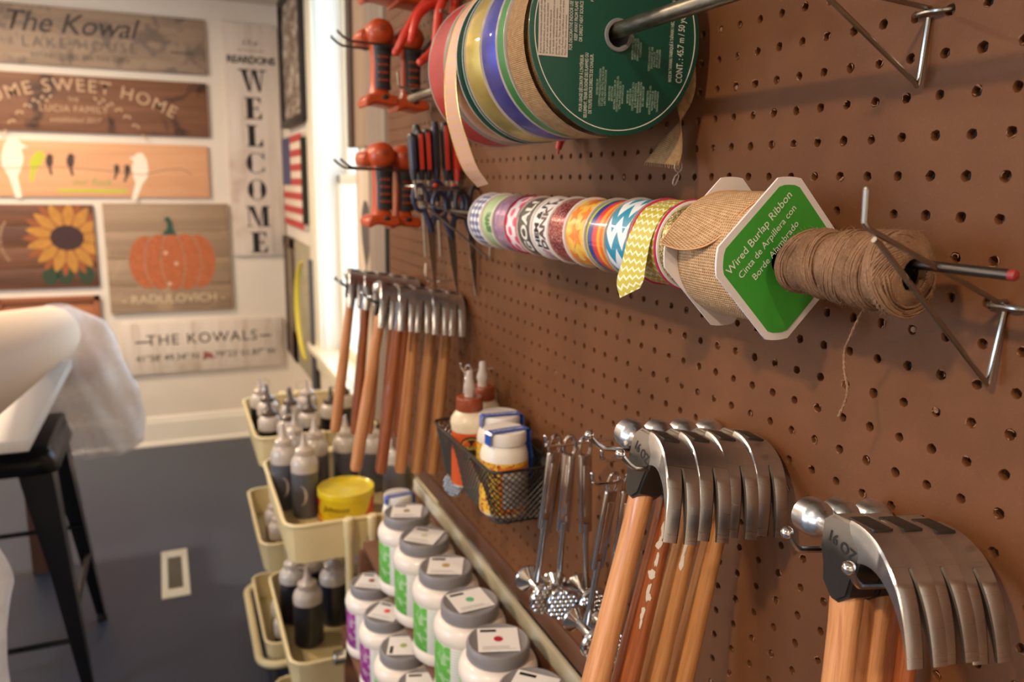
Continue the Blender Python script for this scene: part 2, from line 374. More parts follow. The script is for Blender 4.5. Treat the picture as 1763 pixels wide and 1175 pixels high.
# ------------------------------------------------------------------ pegboard
P = .0254; ZR = 1.611115
def pegboard():
    t = thing('pegboard', 'brown perforated hardboard panel covering the right wall behind the hanging tools', 'pegboard', (0, 0, .876))
    c0, c1 = -16, 56       # holes at y = c*P
    r0 = 28; r1 = -16      # holes at z = ZR - r*P
    n = 16; vs = []; fs = []
    sq = []
    for k in range(n):
        a = 2*PI*k/n; x, y = math.cos(a), math.sin(a); m = max(abs(x), abs(y)); sq.append((x/m*P/2, y/m*P/2))
    rn = random.Random(3); fb = MB()
    for c in range(c0, c1+1):
        for r in range(r1, r0+1):
            y, z = c*P, ZR-r*P-.876; b = len(vs)
            R = .0032*(1+rn.uniform(-.07, .05)); dy, dz = rn.uniform(-.0002, .0002), rn.uniform(-.0002, .0002)
            jit = [R*(1+rn.uniform(-.09, .09)) for _ in range(n)]
            for k in range(n): vs.append((0, y+sq[k][0], z+sq[k][1]))
            for k in range(n): a = 2*PI*k/n; vs.append((0.0003, y+dy+jit[k]*1.13*math.cos(a), z+dz+jit[k]*1.13*math.sin(a)))
            for k in range(n): a = 2*PI*k/n; vs.append((.0011, y+dy+jit[k]*math.cos(a), z+dz+jit[k]*math.sin(a)))
            for k in range(n): a = 2*PI*k/n; vs.append((.0062, y+dy+jit[k]*math.cos(a), z+dz+jit[k]*math.sin(a)))
            for k in range(n):
                k2 = (k+1) % n
                for L in range(3): fs.append((b+L*n+k, b+L*n+k2, b+L*n+n+k2, b+L*n+n+k))
            if c < 26 and rn.random() < .55:
                for q in range(rn.randint(1, 3)):
                    a = rn.uniform(0, 2*PI); e = a+rn.uniform(.5, 1.6); rr = R*rn.uniform(.75, 1.2)
                    pts = [(rn.uniform(-.0008, .0006), y+rr*math.cos(a+(e-a)*s/3), z+rr*math.sin(a+(e-a)*s/3)) for s in range(4)]
                    fb.tube(pts, [.0003, .0005, .0004, .0001], 4)
                if rn.random() < .05:
                    fb.ball((.0012, y+rn.uniform(-.001, .001), z+rn.uniform(-.001, .001)), .0022, 6, sc=(.4, 1, 1))
    # margins top, bottom and far end
    ya, yb = (c0-.5)*P, (c1+.5)*P; zt, zb = ZR-(r1-.5)*P-.876, ZR-(r0+.5)*P-.876
    mb = MB(); mb.v = vs; mb.f = fs; mb.m = [0]*len(fs)
    mb.add([(0, ya, zb), (0, yb, zb), (0, yb, 0), (0, ya, 0)], [(0, 1, 2, 3)])
    mb.add([(0, ya, 0), (0, yb+.012, 0), (.006, yb+.012, 0), (.006, ya, 0)], [(0, 1, 2, 3)])
    mb.add([(0, yb, 0), (0, yb+.012, 0), (0, yb+.012, zt), (0, yb, zt)], [(0, 1, 2, 3)])
    mb.add([(0, yb+.012, 0), (.006, yb+.012, 0), (.006, yb+.012, zt), (0, yb+.012, zt)], [(0, 1, 2, 3)])
    o = mb.build('panel', M['peg'], t, True, 50)
    f = fb.build('frayed_edges', M['fray'], t); f['kind'] = 'stuff'
    bt = zt
    MB().bbox((-.003, ya, .0), (-.0004, yb+.01, .034), .0006).build('bottom_rail', M['peg_dark'], t)
    b = MB()
    for y in (ya+.02, -.0, .45, .9, yb-.03): b.box2((.007, y, 0.004), (.045, y+.025, zt))
    b.box2((.007, ya, zt-.03), (.149, yb, zt)); b.box2((.045, yb-.012, 0.004), (.149, yb, zt)); b.box2((.007, ya, .01), (.149, yb, .02))
    b.build('furring', M['peg_dark'], t, False)
pegboard()

# ------------------------------------------------------------------ wooden signs
def signmat(name, c1, c2, c3, sc=1, streak=.3, rough=.6, axis=0, blotch=None, seed=0):
    return wood(name, c1, c2, c3, rough, .25*sc, axis, 10, .1, streak=streak, blotch=blotch, seed=seed)
def far_sign(name, label, x0, x1, z0, z1, m, cat='sign', d=.02, tilt=0, nplank=1, group=None):
    t = thing(name, label, cat, ((x0+x1)/2, YF-.001, (z0+z1)/2), (0, tilt, 0), group=group); w, h = (x1-x0)/2, (z1-z0)/2
    for i in range(nplank):
        a = -h+2*h*i/nplank; c = -h+2*h*(i+1)/nplank
        MB().bbox((-w, -d, a+(.0008 if i else 0)), (w, 0, c-(.0008 if i < nplank-1 else 0)), .0025).build('board' if nplank == 1 else 'plank', m, t)
    f = lambda u, v: (u, -d-.0008, v)
    return t, w, h, f
G = {}
def T(body, size, mt, t, u, v, d=.02, **k): return text(body, size, mt, t, (u, -d-.001, v), (1, 0, 0), (0, 0, 1), **k)
ink = mat('charcoal_print', rgb(66, 58, 56), .7); cream = mat('cream_print', rgb(200, 166, 132), .7)
greyw = signmat('grey_wood', rgb(128, 108, 92), rgb(158, 134, 112), rgb(176, 152, 128), blotch=(9, .5, rgb(104, 90, 82), .75)); brownw = signmat('brown_wood', rgb(96, 60, 38), rgb(122, 80, 54), rgb(144, 98, 68), 1, .6, blotch=(4.5, .55, rgb(48, 28, 20), .85), seed=2)
t, w, h, f = far_sign('plank_sign', 'grey-brown lake house sign in dark script, topmost in the left column', -1.50, -.232, 2.047, 2.328, greyw)
T('The Kowal', .138, ink, t, .000, .058, sh=.35, bold=.006, space=.97)
T('LAKE HOUSE', .070, mat('faded_print', rgb(100, 90, 84), .7), t, .04, -.035, space=1.35)
T('ESTABLISHED ON THE LAKE', .03, ink, t, .04, -.095, space=1.2)
flat([[(.46, -.032), (.57, -.032), (.57, -.038), (.46, -.038)]], ink, t, f, 'dash')
t, w, h, f = far_sign('plank_sign', 'dark brown home sweet home sign with arched white letters', -1.50, -.24, 1.722, 2.005, brownw)
def arcwarp(R, u0, v0, d=.021):
    return lambda x, y: (u0+(R+y)*math.sin(x/R), -d, v0-R+(R+y)*math.cos(x/R))
text('HOME SWEET HOME', .088, cream, t, (0, 0, 0), (1, 0, 0), (0, 0, 1), warp=arcwarp(.95, .01, .092), space=1.22, bold=.004)
T('THE', .028, cream, t, -.01, .022); T('LUCIA FAMILY', .045, cream, t, -.01, -.025, space=1.1); T('established 2017', .034, cream, t, -.01, -.078, sh=.4)
lv_ = []
for s in (-1, 1):
    for i in range(15):
        u = s*(.10+i*.019)-.01; v = .025-.0033*i*i*.4-(.01 if i % 2 else -.008); a = s*(.6 if i % 2 else -.9)
        lv_.append([(u+.013*math.cos(a+k)*(1 if k in (0,) or abs(k-PI) < .1 else .45), v+.013*math.sin(a+k)*(1 if k in (0,) or abs(k-PI) < .1 else .45)) for k in (0, PI/2, PI, 3*PI/2)])
flat(lv_, cream, t, f, 'laurel')
birdw = signmat('peach_wood', rgb(206, 150, 108), rgb(218, 162, 118), rgb(228, 174, 132), 1, .1)
t, w, h, f = far_sign('plank_sign', 'pale peach wood sign with birds sitting on a branch', -1.32, -.255, 1.398, 1.676, birdw)
def bird(u, v, s, a=0, fl=1):
    sh = [(0, .5), (.12, .47), (.2, .36), (.30, .30), (.18, .26), (.2, .05), (.12, -.2), (.06, -.3), (.1, -.75), (-.02, -.75), (-.1, -.32), (-.2, -.1), (-.2, .1), (-.12, .36)]
    ca, sa = math.cos(a), math.sin(a); return [(u+fl*s*(x*ca-y*sa), v+s*(x*sa+y*ca)) for x, y in sh]
bw = mat('white_bird_print', rgb(240, 226, 205), .6); bd = mat('brown_bird_print', rgb(70, 48, 42), .6); bg = mat('lime_print', rgb(186, 190, 50), .6)
flat([bird(-.385, .035, .24), bird(.19, -.005, .2, .2, -1)], bw, t, f, 'bird')
flat([bird(-.225, .035, .085), bird(-.13, .037, .09), bird(.08, .0, .065, .25, -1), bird(.13, -.005, .075, .25, -1)], bd, t, f, 'bird')
flat([bird(-.285, .03, .13, -.35)], bg, t, f, 'bird')
br = mat('branch_print', rgb(150, 120, 95), .6)
MB().tube([(-.5, -.0205, -.005), (-.2, -.0205, .012), (0, -.0205, 0), (.2, -.0205, -.02), (.33, -.0205, .01), (.39, -.0205, .015), (.43, -.0205, 0), (.445, -.0205, -.02)], .0022, 5).build('branch', br, t)
T('our flock', .05, mat('green_print', rgb(140, 160, 70), .6), t, -.04, -.062, sh=.25)
flat([[(-.2, -.098), (.12, -.100), (.12, -.115), (-.2, -.113)]], bg, t, f, 'underline')
# sunflower
darkpl = signmat('dark_plank', rgb(70, 42, 28), rgb(104, 64, 42), rgb(134, 86, 54), 1, .5)
t, w, h, f = far_sign('sunflower_sign', 'brown plank sign with a painted yellow sunflower', -1.32, -.835, .925, 1.358, darkpl, nplank=4)
yel = mat('sunflower_yellow', rgb(182, 128, 54), .7, nz=.15, nscale=30); orr = mat('sunflower_orange', rgb(146, 82, 42), .7); lf = mat('leaf_green', rgb(44, 62, 38), .6)
cu, cv = .112, .045
def petal(a, r0, r1, wd): return [(cu+r*math.cos(a)-q*math.sin(a), cv+r*math.sin(a)+q*math.cos(a)) for r, q in ((r0, -.006), (.5*(r0+r1), -wd), (r1*.9, -wd*.5), (r1, 0), (r1*.9, wd*.5), (.5*(r0+r1), wd), (r0, .006))]
clip = lambda ps: [(max(-w+.001, min(w-.001, u)), max(-h+.001, min(h-.001, v))) for u, v in ps]
flat([clip([(.02+a*.07+math.cos(k)*.04, -.155+math.sin(k)*.05) for k in (0, .8, 1.6, 2.4, 3.1, 4, 5)]) for a in (0, 1, 2.4)], lf, t, f, 'leaf')
flat([clip(petal(2*PI*k/13+.24, .05, .205, .024)) for k in range(13)], orr, t, lambda u, v: (u, -.0212, v), 'petal')
flat([clip(petal(2*PI*k/13, .05, .190, .027)) for k in range(13)], yel, t, lambda u, v: (u, -.0216, v), 'petal')
flat([[(cu+.078*math.cos(k*PI/10), cv+.066*math.sin(k*PI/10)) for k in range(20)]], mat('seed_brown', rgb(62, 40, 40), .8, nz=.3, nscale=200), t, lambda u, v: (u, -.022, v), 'seed_head')
text('you are my sunshine', .026, cream, t, (0, 0, 0), (1, 0, 0), (0, 0, 1), warp=lambda x, y: (-.02-(.17+y)*math.cos(x/.17), -.0213, .03+(.17+y)*math.sin(x/.17)))
# pumpkin
pk = signmat('oak_plank', rgb(136, 110, 88), rgb(156, 130, 104), rgb(174, 148, 120), blotch=(3, .55, rgb(190, 160, 124), .6))
t, w, h, f = far_sign('pumpkin_sign', 'square plank sign with a painted orange pumpkin', -.79, -.168, .775, 1.366, pk, nplank=4, d=.026)
F2 = lambda z: (lambda u, v: (u, -.0265-z, v))
po = mat('pumpkin_orange', rgb(178, 98, 58), .75, nz=.18, nscale=60)
ell = lambda u, v, a, c, n=28: [(u+a*math.cos(2*PI*k/n), v+c*math.sin(2*PI*k/n)) for k in range(n)]
for q, (du, a) in enumerate(((-.105, .088), (.155, .088), (-.04, .075), (.09, .075), (.025, .058))):
    flat([ell(du-.01, -.02-.0*q, a+.005, .148+.004*q)], pk, t, F2(.0004*q+.0002), 'rib_outline')
    flat([ell(du-.01, -.02, a, .142+.004*q)], po, t, F2(.0004*q+.0004), 'pumpkin_rib')
flat([[(-.035, .128), (.045, .128), (.027, .15), (.023, .2), (.007, .225), (-.013, .222), (-.015, .205), (-.003, .195), (-.005, .16)]], mat('stem_green', rgb(38, 74, 58), .6), t, F2(.003), 'stem')
wp = mat('white_smudge', rgb(222, 190, 160), .7)
flat([[(u+.014*((k % 2)*.5+.5)*math.cos(k*PI/5), v+.014*((k % 2)*.5+.5)*math.sin(k*PI/5)) for k in range(10)] for u, v in ((-.02, .03), (.03, -.03), (-.01, -.14))], wp, t, F2(.003), 'star')
T('- RADULOVICH -', .07, mat('sign_cream_letters', rgb(214, 190, 156), .7), t, .01, -.225, d=.027)
# WELCOME board, bold didone letters drawn as strokes
ww = NT('whitewashed_wood'); v = ww.coord(scale=(14, 14, 1.2)); n1 = ww.noise(v, 1.6, 5, .65); n2 = ww.noise(ww.coord(), 3.2, 4)
c_ = ww.ramp(n1, [(.3, rgb(190, 172, 156)), (.45, rgb(214, 200, 186)), (.75, rgb(226, 214, 202))]); c_ = ww.mix(ww.math('MULTIPLY', ww.step(n2, .56, .72), .55), c_, rgb(150, 106, 70)); ww.col(c_); ww.set(Roughness=.65); M['whitewash'] = ww.m
t, w, h, f = far_sign('welcome_sign', 'tall whitewashed vertical WELCOME board with black letters', -.146, .138, 1.075, 2.328, M['whitewash'], d=.022)
def strokes(ch, u, v, s):
    K, th = .30, .055; o = []
    R = lambda a, b_, c, d_: o.append([(a, b_), (c, b_), (c, d_), (a, d_)])
    if ch == 'W':
        for x in (-.5, -.02): o.append([(x, .5), (x+K*.8, .5), (x+.42, -.5), (x+.30, -.5)])
        o.append([(.0, .5), (.05, .5), (-.08, -.5), (-.13, -.5)]); o.append([(.46, .5), (.52, .5), (.38, -.5), (.34, -.5)]); R(-.62, .5, -.14, .45); R(.34, .5, .66, .45)
    elif ch == 'E':
        R(-.3, .5, -.3+K, -.5); R(-.4, .5, .34, .5-th); R(-.4, -.5+th, .38, -.5); R(0, .03, .2, -.03); o.append([(.34, .5), (.34, .2), (.16, .5)]); o.append([(.38, -.5), (.38, -.16), (.18, -.5)]); o.append([(.22, .16), (.22, -.16), (.14, 0)])
    elif ch == 'L':
        R(-.28, .5, -.28+K, -.5); R(-.38, .5, .14, .5-th); R(-.38, -.5+th, .38, -.5); o.append([(.38, -.5), (.38, -.12), (.14, -.5)])
    elif ch in 'CO':
        n = 28; rg = range(n) if ch == 'O' else range(2, n-2)
        for k in rg:
            a, c = 2*PI*k/n, 2*PI*(k+1)/n
            g = lambda a: ((.44*math.cos(a), .5*math.sin(a)), ((.44-.26*abs(math.cos(a))**1.5-.02)*math.cos(a), .46*math.sin(a)))
            (p1, p2), (p3, p4) = g(a), g(c)
            if ch == 'C' and (k < 5 or k > n-6): p2 = (p1[0]*.9, p1[1]*.9); p4 = (p3[0]*.9, p3[1]*.9)
            o.append([p1, p3, p4, p2])
        if ch == 'C': R(.34, .5, .40, .18); R(.34, -.2, .4, -.42)
    elif ch == 'M':
        R(.22, .5, .22+K*.85, -.5); R(-.46, .5, -.41, -.5); o.append([(-.46, .5), (-.18, .5), (.10, -.5), (.0, -.5)]); o.append([(.02, -.5), (.07, -.5), (.26, .5), (.2, .5)]); R(-.56, .5, -.3, .45); R(-.56, -.45, -.3, -.5); R(.14, -.45, .58, -.5); R(.3, .5, .58, .45)
    return [[(u+x*s, v+y*s) for x, y in p] for p in o]
zz = [2.13-.0, 1.975, 1.825, 1.672, 1.515, 1.352, 1.19]
zz = [px for px in zz]
for i, ch in enumerate('WELCOME'):
    flat(strokes(ch, 0.0, 2.035-.1475*i-1.7015, .115), M['ink'], t, lambda u, v: (u, -.0228, v), 'letter')
text('the', .05, ink, t, (-.005, -.0228, .53), (1, 0, 0), (0, 0, 1), sh=.3, space=1.3); text('REARDONS', .052, M['ink'], t, (0, -.0228, .438), (1, 0, 0), (0, 0, 1), bold=.03, space=.92)
for z in (.492, .385): flat([[(-.07, z), (.07, z), (.07, z-.003), (-.07, z-.003)]], ink, t, lambda u, v: (u, -.0228, v), 'rule')
# kowals
t, w, h, f = far_sign('plank_sign', 'low whitewashed family name sign with coordinates, beneath the pumpkin sign', -.75, .10, .425, .712, M['whitewash'], d=.025)
T('THE KOWALS', .085, ink, t, -.01, .045, d=.026, space=1.15)
T("41°58' 49.34\" N", .05, ink, t, -.2, -.055, d=.026); T("79°23' 01.87\" W", .05, ink, t, .215, -.055, d=.026)
flat([[(-.36, .045), (-.28, .045), (-.28, .036), (-.36, .036)], [(.30, .045), (.36, .045), (.36, .036), (.30, .036)]], ink, t, lambda u, v: (u, -.0263, v), 'dash')
flat([[(-.01, -.03), (.03, -.045), (.045, -.08), (.01, -.07), (-.02, -.085)]], mat('maroon_print', rgb(150, 90, 84), .7), t, lambda u, v: (u, -.0263, v), 'emblem')
# framed tray sign low left
cw = signmat('copper_wood', rgb(140, 80, 46), rgb(172, 104, 64), rgb(192, 124, 80), 1, .3)
t = thing('framed_sign', 'orange-brown framed wooden board partly behind the white roll', 'sign', (-1.08, YF-.001, .66))
MB().bbox((-.23, -.012, -.21), (.225, 0, .21), .002).build('board', cw, t)
b = MB(); b.bbox((-.24, -.03, .19), (.24, 0, .218), .003); b.bbox((-.24, -.03, -.218), (.24, 0, -.19), .003); b.bbox((-.24, -.03, -.218), (-.21, 0, .218), .003); b.bbox((.212, -.03, -.218), (.24, 0, .218), .003)
b.build('frame', signmat('copper_frame', rgb(120, 66, 38), rgb(150, 88, 52), rgb(168, 104, 64), 1, .4), t)
# signs on the right wall
def rsign(name, label, y0, y1, z0, z1, m, d=.022, x=XW-.0005):
    t = thing(name, label, 'sign', (x, (y0+y1)/2, (z0+z1)/2)); a, c = (y1-y0)/2, (z1-z0)/2
    return t, a, c
t, a, c = rsign('carved_sign', 'distressed brown and white board with dark edge near the ceiling corner', 3.40, 4.06, 1.785, 2.37, None)
dist = NT('distressed_print'); n1 = dist.noise(dist.coord(scale=(1, 1, 2)), 7, 5, .6, 1.5); dist.col(dist.ramp(n1, [(.35, rgb(66, 52, 44)), (.5, rgb(140, 122, 104)), (.62, rgb(206, 196, 180))])); dist.set(Roughness=.6)
MB().bbox((-.028, -a, -c), (0, a, c), .003).build('board', dist.m, t)
b = MB(); dk = mat('near_black_wood', rgb(32, 25, 22), .5)
b.bbox((-.045, -a-.02, -c-.02), (0, -a+.02, c+.02), .002); b.bbox((-.045, a-.02, -c-.02), (0, a+.02, c+.02), .002); b.bbox((-.045, -a, -c-.02), (0, a, -c+.015), .002); b.bbox((-.045, -a, c-.015), (0, a, c+.02), .002); b.build('frame', dk, t)
t, a, c = rsign('flag_sign', 'small wooden flag sign with red and white stripes beside the window', 3.56, 4.26, 1.265, 1.722, None)
MB().bbox((-.022, -a, -c), (0, a, c), .002).build('board', mat('flag_white', rgb(226, 208, 186), .6), t)
MB().box2((-.03, -a-.03, -c+.03), (0, -a-.004, c-.02)).build('edge_strip', mat('olive_black', rgb(30, 30, 16), .6), t)
red = mat('flag_red', rgb(186, 62, 58), .6); s = 2*c/13
for i in range(7):
    z = c-s*(2*i+.5); MB().box2((-.0228, -a, z-s/2), (-.0222, a if i > 3 else a-.30, z+s/2)).build('stripe', red, t, False)
MB().box2((-.0230, a-.30, c-s*7), (-.0223, a, c)).build('canton', mat('flag_blue', rgb(66, 70, 108), .6), t, False)
t, a, c = rsign('arched_frame', 'large dark-framed sign with a yellow crescent, lowest beside the window', 3.37, 4.33, .52, 1.19, None)
MB().bbox((-.018, -a, -c), (0, a, c), .003).build('backing', signmat('olive_grey', rgb(140, 130, 104), rgb(160, 150, 122), rgb(176, 166, 140)), t)
b = MB(); fr_ = mat('brown_frame', rgb(88, 66, 52), .5, nz=.2)
b.bbox((-.03, .12, -c), (0, a, -c+.17), .003); b.bbox((-.03, a-.10, -c), (0, a, c), .003); b.bbox((-.03, .12, -c), (0, .22, c), .003); b.bbox((-.03, .12, c-.05), (0, a, c), .003); b.build('frame', fr_, t)
MB().bbox((-.035, -a, -c), (0, -a+.05, c-.05), .004).build('edge_slat', mat('slate_edge', rgb(84, 84, 90), .5), t)
pts = [(-.0225, -.06+.16*math.cos(k), -.0+.22*math.sin(k)) for k in [PI*.45+i*PI*1.1/12 for i in range(13)]]
MB().tube([(-.0225, -.20+.22*math.cos(k), .0+.25*math.sin(k)) for k in [-1.9+1.0+i*2.9/14-.6 for i in range(15)]], [.006+.014*math.sin(PI*i/14) for i in range(15)], 8).build('crescent', mat('yellow_paint', rgb(222, 206, 66), .5), t)
# boards standing between window and pegboard
t = thing('leaning_board', 'weathered plank panel with dark left edge hanging beside the window, upper one', 'board', (.115, 2.18, 1.61))
lw = signmat('weathered_tan', rgb(138, 112, 90), rgb(162, 134, 108), rgb(178, 150, 122), 1, .5, axis=2)
for i, (y0, y1) in enumerate(((-.28, -.14), (-.138, .0), (.002, .15))): MB().bbox((0, y0, 0), (.02, y1, .80), .002).build('plank', lw, t)
MB().bbox((-.012, .152, 0), (.02, .21, .80), .003).build('edge_batten', mat('umber_batten', rgb(84, 66, 54), .55, nz=.1), t)
t = thing('leaning_board', 'pale plank panel with a dark printed feather, lower one beside the window', 'board', (.115, 2.16, .62))
lw2 = signmat('pale_plank', rgb(190, 166, 138), rgb(206, 184, 156), rgb(216, 196, 170), 1, .15, axis=2)
for i, (y0, y1) in enumerate(((-.1, .06), (.062, .17))): MB().bbox((0, y0, 0), (.02, y1, .975), .002).build('plank', lw2, t)
fe = [(0, -.17), (.008, -.09), (.030, -.06), (.058, -.01), (.066, .04), (.050, .09), (.02, .12), (-.02, .12), (-.050, .09), (-.066, .04), (-.058, -.01), (-.030, -.06), (-.008, -.09)]
flat([[(u, v) for u, v in fe]], mat('feather_print', rgb(84, 74, 66), .7), t, lambda u, v: (-.0012, .030+u, .70+v), 'feather')
t = thing('leaning_board', 'narrow grey-brown board standing right against the pegboard edge', 'board', (.085, 1.90, .5))
MB().bbox((0, -.08, 0), (.022, .12, 1.75), .003).build('plank', signmat('grey_board', rgb(118, 100, 86), rgb(136, 118, 102), rgb(150, 132, 114), 1, .2, axis=2), t)
MB().bbox((-.004, -.10, 0), (.022, -.082, 1.04), .002).build('edge_strip', M['ink'], t)  # black strip standing in for the shadow in the gap by the pegboard
# ------------------------------------------------------------------ ribbon materials (UV: u along the ribbon, v across, metres)
def uvnt(name, rough=.4, coat=0.0):
    t = NT(name); tc = t.n('ShaderNodeTexCoord'); t.uv = tc.outputs['UV']; x = t.xyz(t.uv); t.u, t.v_ = x[0], x[1]
    t.set(Roughness=rough); t.b.inputs['Coat Weight'].default_value = coat; t.b.inputs['Coat Roughness'].default_value = .05; return t
def period(t, a, p, off=0.0): return t.math('FRACT', t.math('ADD', t.math('DIVIDE', a, p), off))
def tri(t, a, p): return t.math('ABSOLUTE', t.math('SUBTRACT', period(t, a, p), .5))      # 0..0.5
def burlap_mat(name, c1, c2, c3, th=.0022):
    t = uvnt(name, .85); a = t.math('SINE', t.math('MULTIPLY', t.u, 2*PI/th)); b = t.math('SINE', t.math('MULTIPLY', t.v_, 2*PI/th))
    nz = t.noise(t.uv, 900, 3, .6); n2 = t.noise(t.uv, 160, 3, .6)
    h = t.math('MAXIMUM', t.math('MULTIPLY', a, .5), t.math('MULTIPLY', b, .5)); h = t.math('ADD', h, t.math('MULTIPLY', nz, .9))
    hole = t.step(t.math('MAXIMUM', a, b), -.75, -.2)
    col = t.ramp(n2, [(.3, c1), (.7, c3)]); col = t.mix(t.math('SUBTRACT', 1.0, hole), col, c2)
    col = t.mix(t.math('MULTIPLY', t.step(nz, .5, .8), .5), col, c3); t.col(col); t.bump(h, 1.0, .0008); return t.m
M['burlap'] = burlap_mat('burlap', rgb(188, 146, 102), rgb(120, 82, 52), rgb(218, 178, 134))
M['burlap2'] = burlap_mat('natural_burlap_ribbon', rgb(158, 118, 72), rgb(104, 70, 38), rgb(192, 152, 104), .0016)
def satin(name, c, c2, metal=.25, rough=.28, nz=.12):
    t = uvnt(name, rough, .15); n = t.noise(t.uv, 35, 3, .5); f = t.math('SINE', t.math('MULTIPLY', t.v_, 2*PI/.0004))
    t.col(t.ramp(n, [(.3, c), (.75, c2)])); t.set(Metallic=metal)
    t.bump(t.math('ADD', t.math('MULTIPLY', f, .2), n), .35, .001); return t.m
M['satin_green'] = satin('green_satin', rgb(18, 104, 34), rgb(30, 128, 46), .1, .38)
M['satin_blue'] = satin('blue_metallic_ribbon', rgb(34, 42, 132), rgb(60, 66, 168), .5, .28)
M['satin_gold'] = satin('gold_lame_ribbon', rgb(166, 142, 58), rgb(200, 178, 92), .6, .28)
M['satin_red'] = satin('red_satin', rgb(158, 10, 9), rgb(180, 16, 14), .0, .5)
def sheer(name):
    t = uvnt(name, .5); du = t.math('SUBTRACT', period(t, t.u, .009), .5); dv = t.math('SUBTRACT', period(t, t.v_, .008), .5)
    d = t.math('ADD', t.math('MULTIPLY', t.math('POWER', du, 2), 2.2), t.math('POWER', dv, 2)); dot = t.math('SUBTRACT', 1, t.step(d, .03, .05))
    n = t.noise(t.uv, 1500, 2); c = t.ramp(n, [(.3, rgb(186, 138, 112)), (.7, rgb(212, 168, 140))])
    t.col(t.mix(dot, c, rgb(214, 168, 88))); t.set(Metallic=t.math('MULTIPLY', dot, .7)); t.bump(n, .3, .0005); return t.m
M['sheer'] = sheer('champagne_sheer')
M['gold_edge'] = mat('gold_wire_edge', rgb(232, 200, 110), .25, .9, nz=.3, nscale=900)
M['flange_white'] = mat('white_spool', rgb(228, 222, 218), .4, nz=.03)
M['flange_clear'] = mat('milky_clear_spool', rgb(176, 168, 164), .25, coat=.4)
M['flange_cream'] = mat('cream_spool', rgb(222, 204, 196), .4)
M['flange_pink'] = mat('pink_spool', rgb(196, 52, 96), .35)
M['flange_green'] = mat('bottle_green_card', rgb(16, 78, 66), .42, coat=.15, spec=.4)
M['grey_plastic'] = mat('grey_plastic', rgb(128, 130, 136), .4)
def gingham():
    t = uvnt('navy_gingham', .5, .4); a = t.step(tri(t, t.u, .010), .245, .255); b = t.step(tri(t, t.v_, .0125), .245, .255)
    s = t.math('MULTIPLY', t.math('ADD', a, b), .5); t.col(t.ramp(s, [(0, rgb(232, 230, 232)), (.5, rgb(130, 138, 166)), (1, rgb(50, 62, 104))])); return t.m
def ruler():
    t = uvnt('green_ruler_print', .45, .4); tick = t.math('GREATER_THAN', period(t, t.u, .003), .7); e = t.math('LESS_THAN', t.math('ABSOLUTE', t.math('SUBTRACT', t.v_, .006)), .0025)
    c = t.mix(t.math('MULTIPLY', tick, e), rgb(166, 190, 136), rgb(238, 240, 225)); t.col(c); return t.m
def purple():
    t = uvnt('purple_iridescent', .3, .5); n = t.noise(t.uv, 120, 4, .7); t.col(t.ramp(n, [(.3, rgb(100, 76, 132)), (.5, rgb(160, 124, 160)), (.7, rgb(196, 130, 150))])); t.set(Metallic=.3); t.bump(n, .4, .001); return t.m
def dots():
    t = uvnt('pink_polka_dot', .45, .3); row = t.math('FLOOR', t.math('DIVIDE', t.v_, .0125)); off = t.math('MULTIPLY', row, .5)
    du = t.math('SUBTRACT', t.math('FRACT', t.math('ADD', t.math('DIVIDE', t.u, .022), off)), .5); dv = t.math('SUBTRACT', period(t, t.v_, .0125), .5)
    d = t.math('ADD', t.math('MULTIPLY', t.math('POWER', du, 2), 3.1), t.math('POWER', dv, 2)); t.col(t.mix(t.step(d, .17, .2), rgb(226, 70, 110), rgb(240, 226, 222))); return t.m
def plain(n, c, r=.5, coat=.3, nz=.05): return mat(n, c, r, coat=coat, nz=nz, nscale=120)
def glitter(name, c1, c2, c3, base_n=None):
    t = uvnt(name, .3, .3); v = t.n('ShaderNodeTexVoronoi'); v.inputs['Scale'].default_value = 1100; t.link(t.uv, v.inputs['Vector'])
    s = t.xyz(v.outputs['Color']); t.col(t.ramp(s[0], [(.2, c1), (.7, c2), (.93, c3)])); t.set(Metallic=.6, Roughness=t.math('MULTIPLY_ADD', s[1], .3, .15))
    t.bump(s[2], .9, .0008); return t.m
def rainbow():
    t = uvnt('rainbow_stripe', .35, .7); n = t.noise(t.uv, 22, 2); vv = t.math('ADD', t.v_, t.math('MULTIPLY', t.math('SINE', t.math('MULTIPLY', t.u, 40)), .003))
    f = t.math('DIVIDE', vv, .036); nd = t.ramp(f, [(0, rgb(232, 160, 40)), (.14, rgb(232, 90, 40)), (.28, rgb(244, 180, 60)), (.38, rgb(230, 70, 56)), (.54, rgb(222, 60, 70)), (.62, rgb(40, 60, 140)), (.80, rgb(36, 70, 140)), (.86, rgb(214, 206, 60)), (.94, rgb(80, 150, 70))]); t.col(nd); return t.m
def chevron(name, ca, cb, pu, pv, w=.5, amp=None, jag=False):
    t = uvnt(name, .45, .35); a = tri(t, t.v_, pv)
    ph = t.math('ADD', t.math('DIVIDE', t.u, pu), t.math('MULTIPLY', a, amp or 1.0)); t.col(t.mix(t.step(t.math('FRACT', ph), w-.015, w+.015), ca, cb)); return t.m
def yellowstar():
    t = uvnt('yellow_star_print', .35, .8); n = t.noise(t.uv, 70, 3); t.col(t.ramp(n, [(.35, rgb(236, 150, 50)), (.55, rgb(244, 192, 80)), (.7, rgb(246, 208, 100))])); return t.m
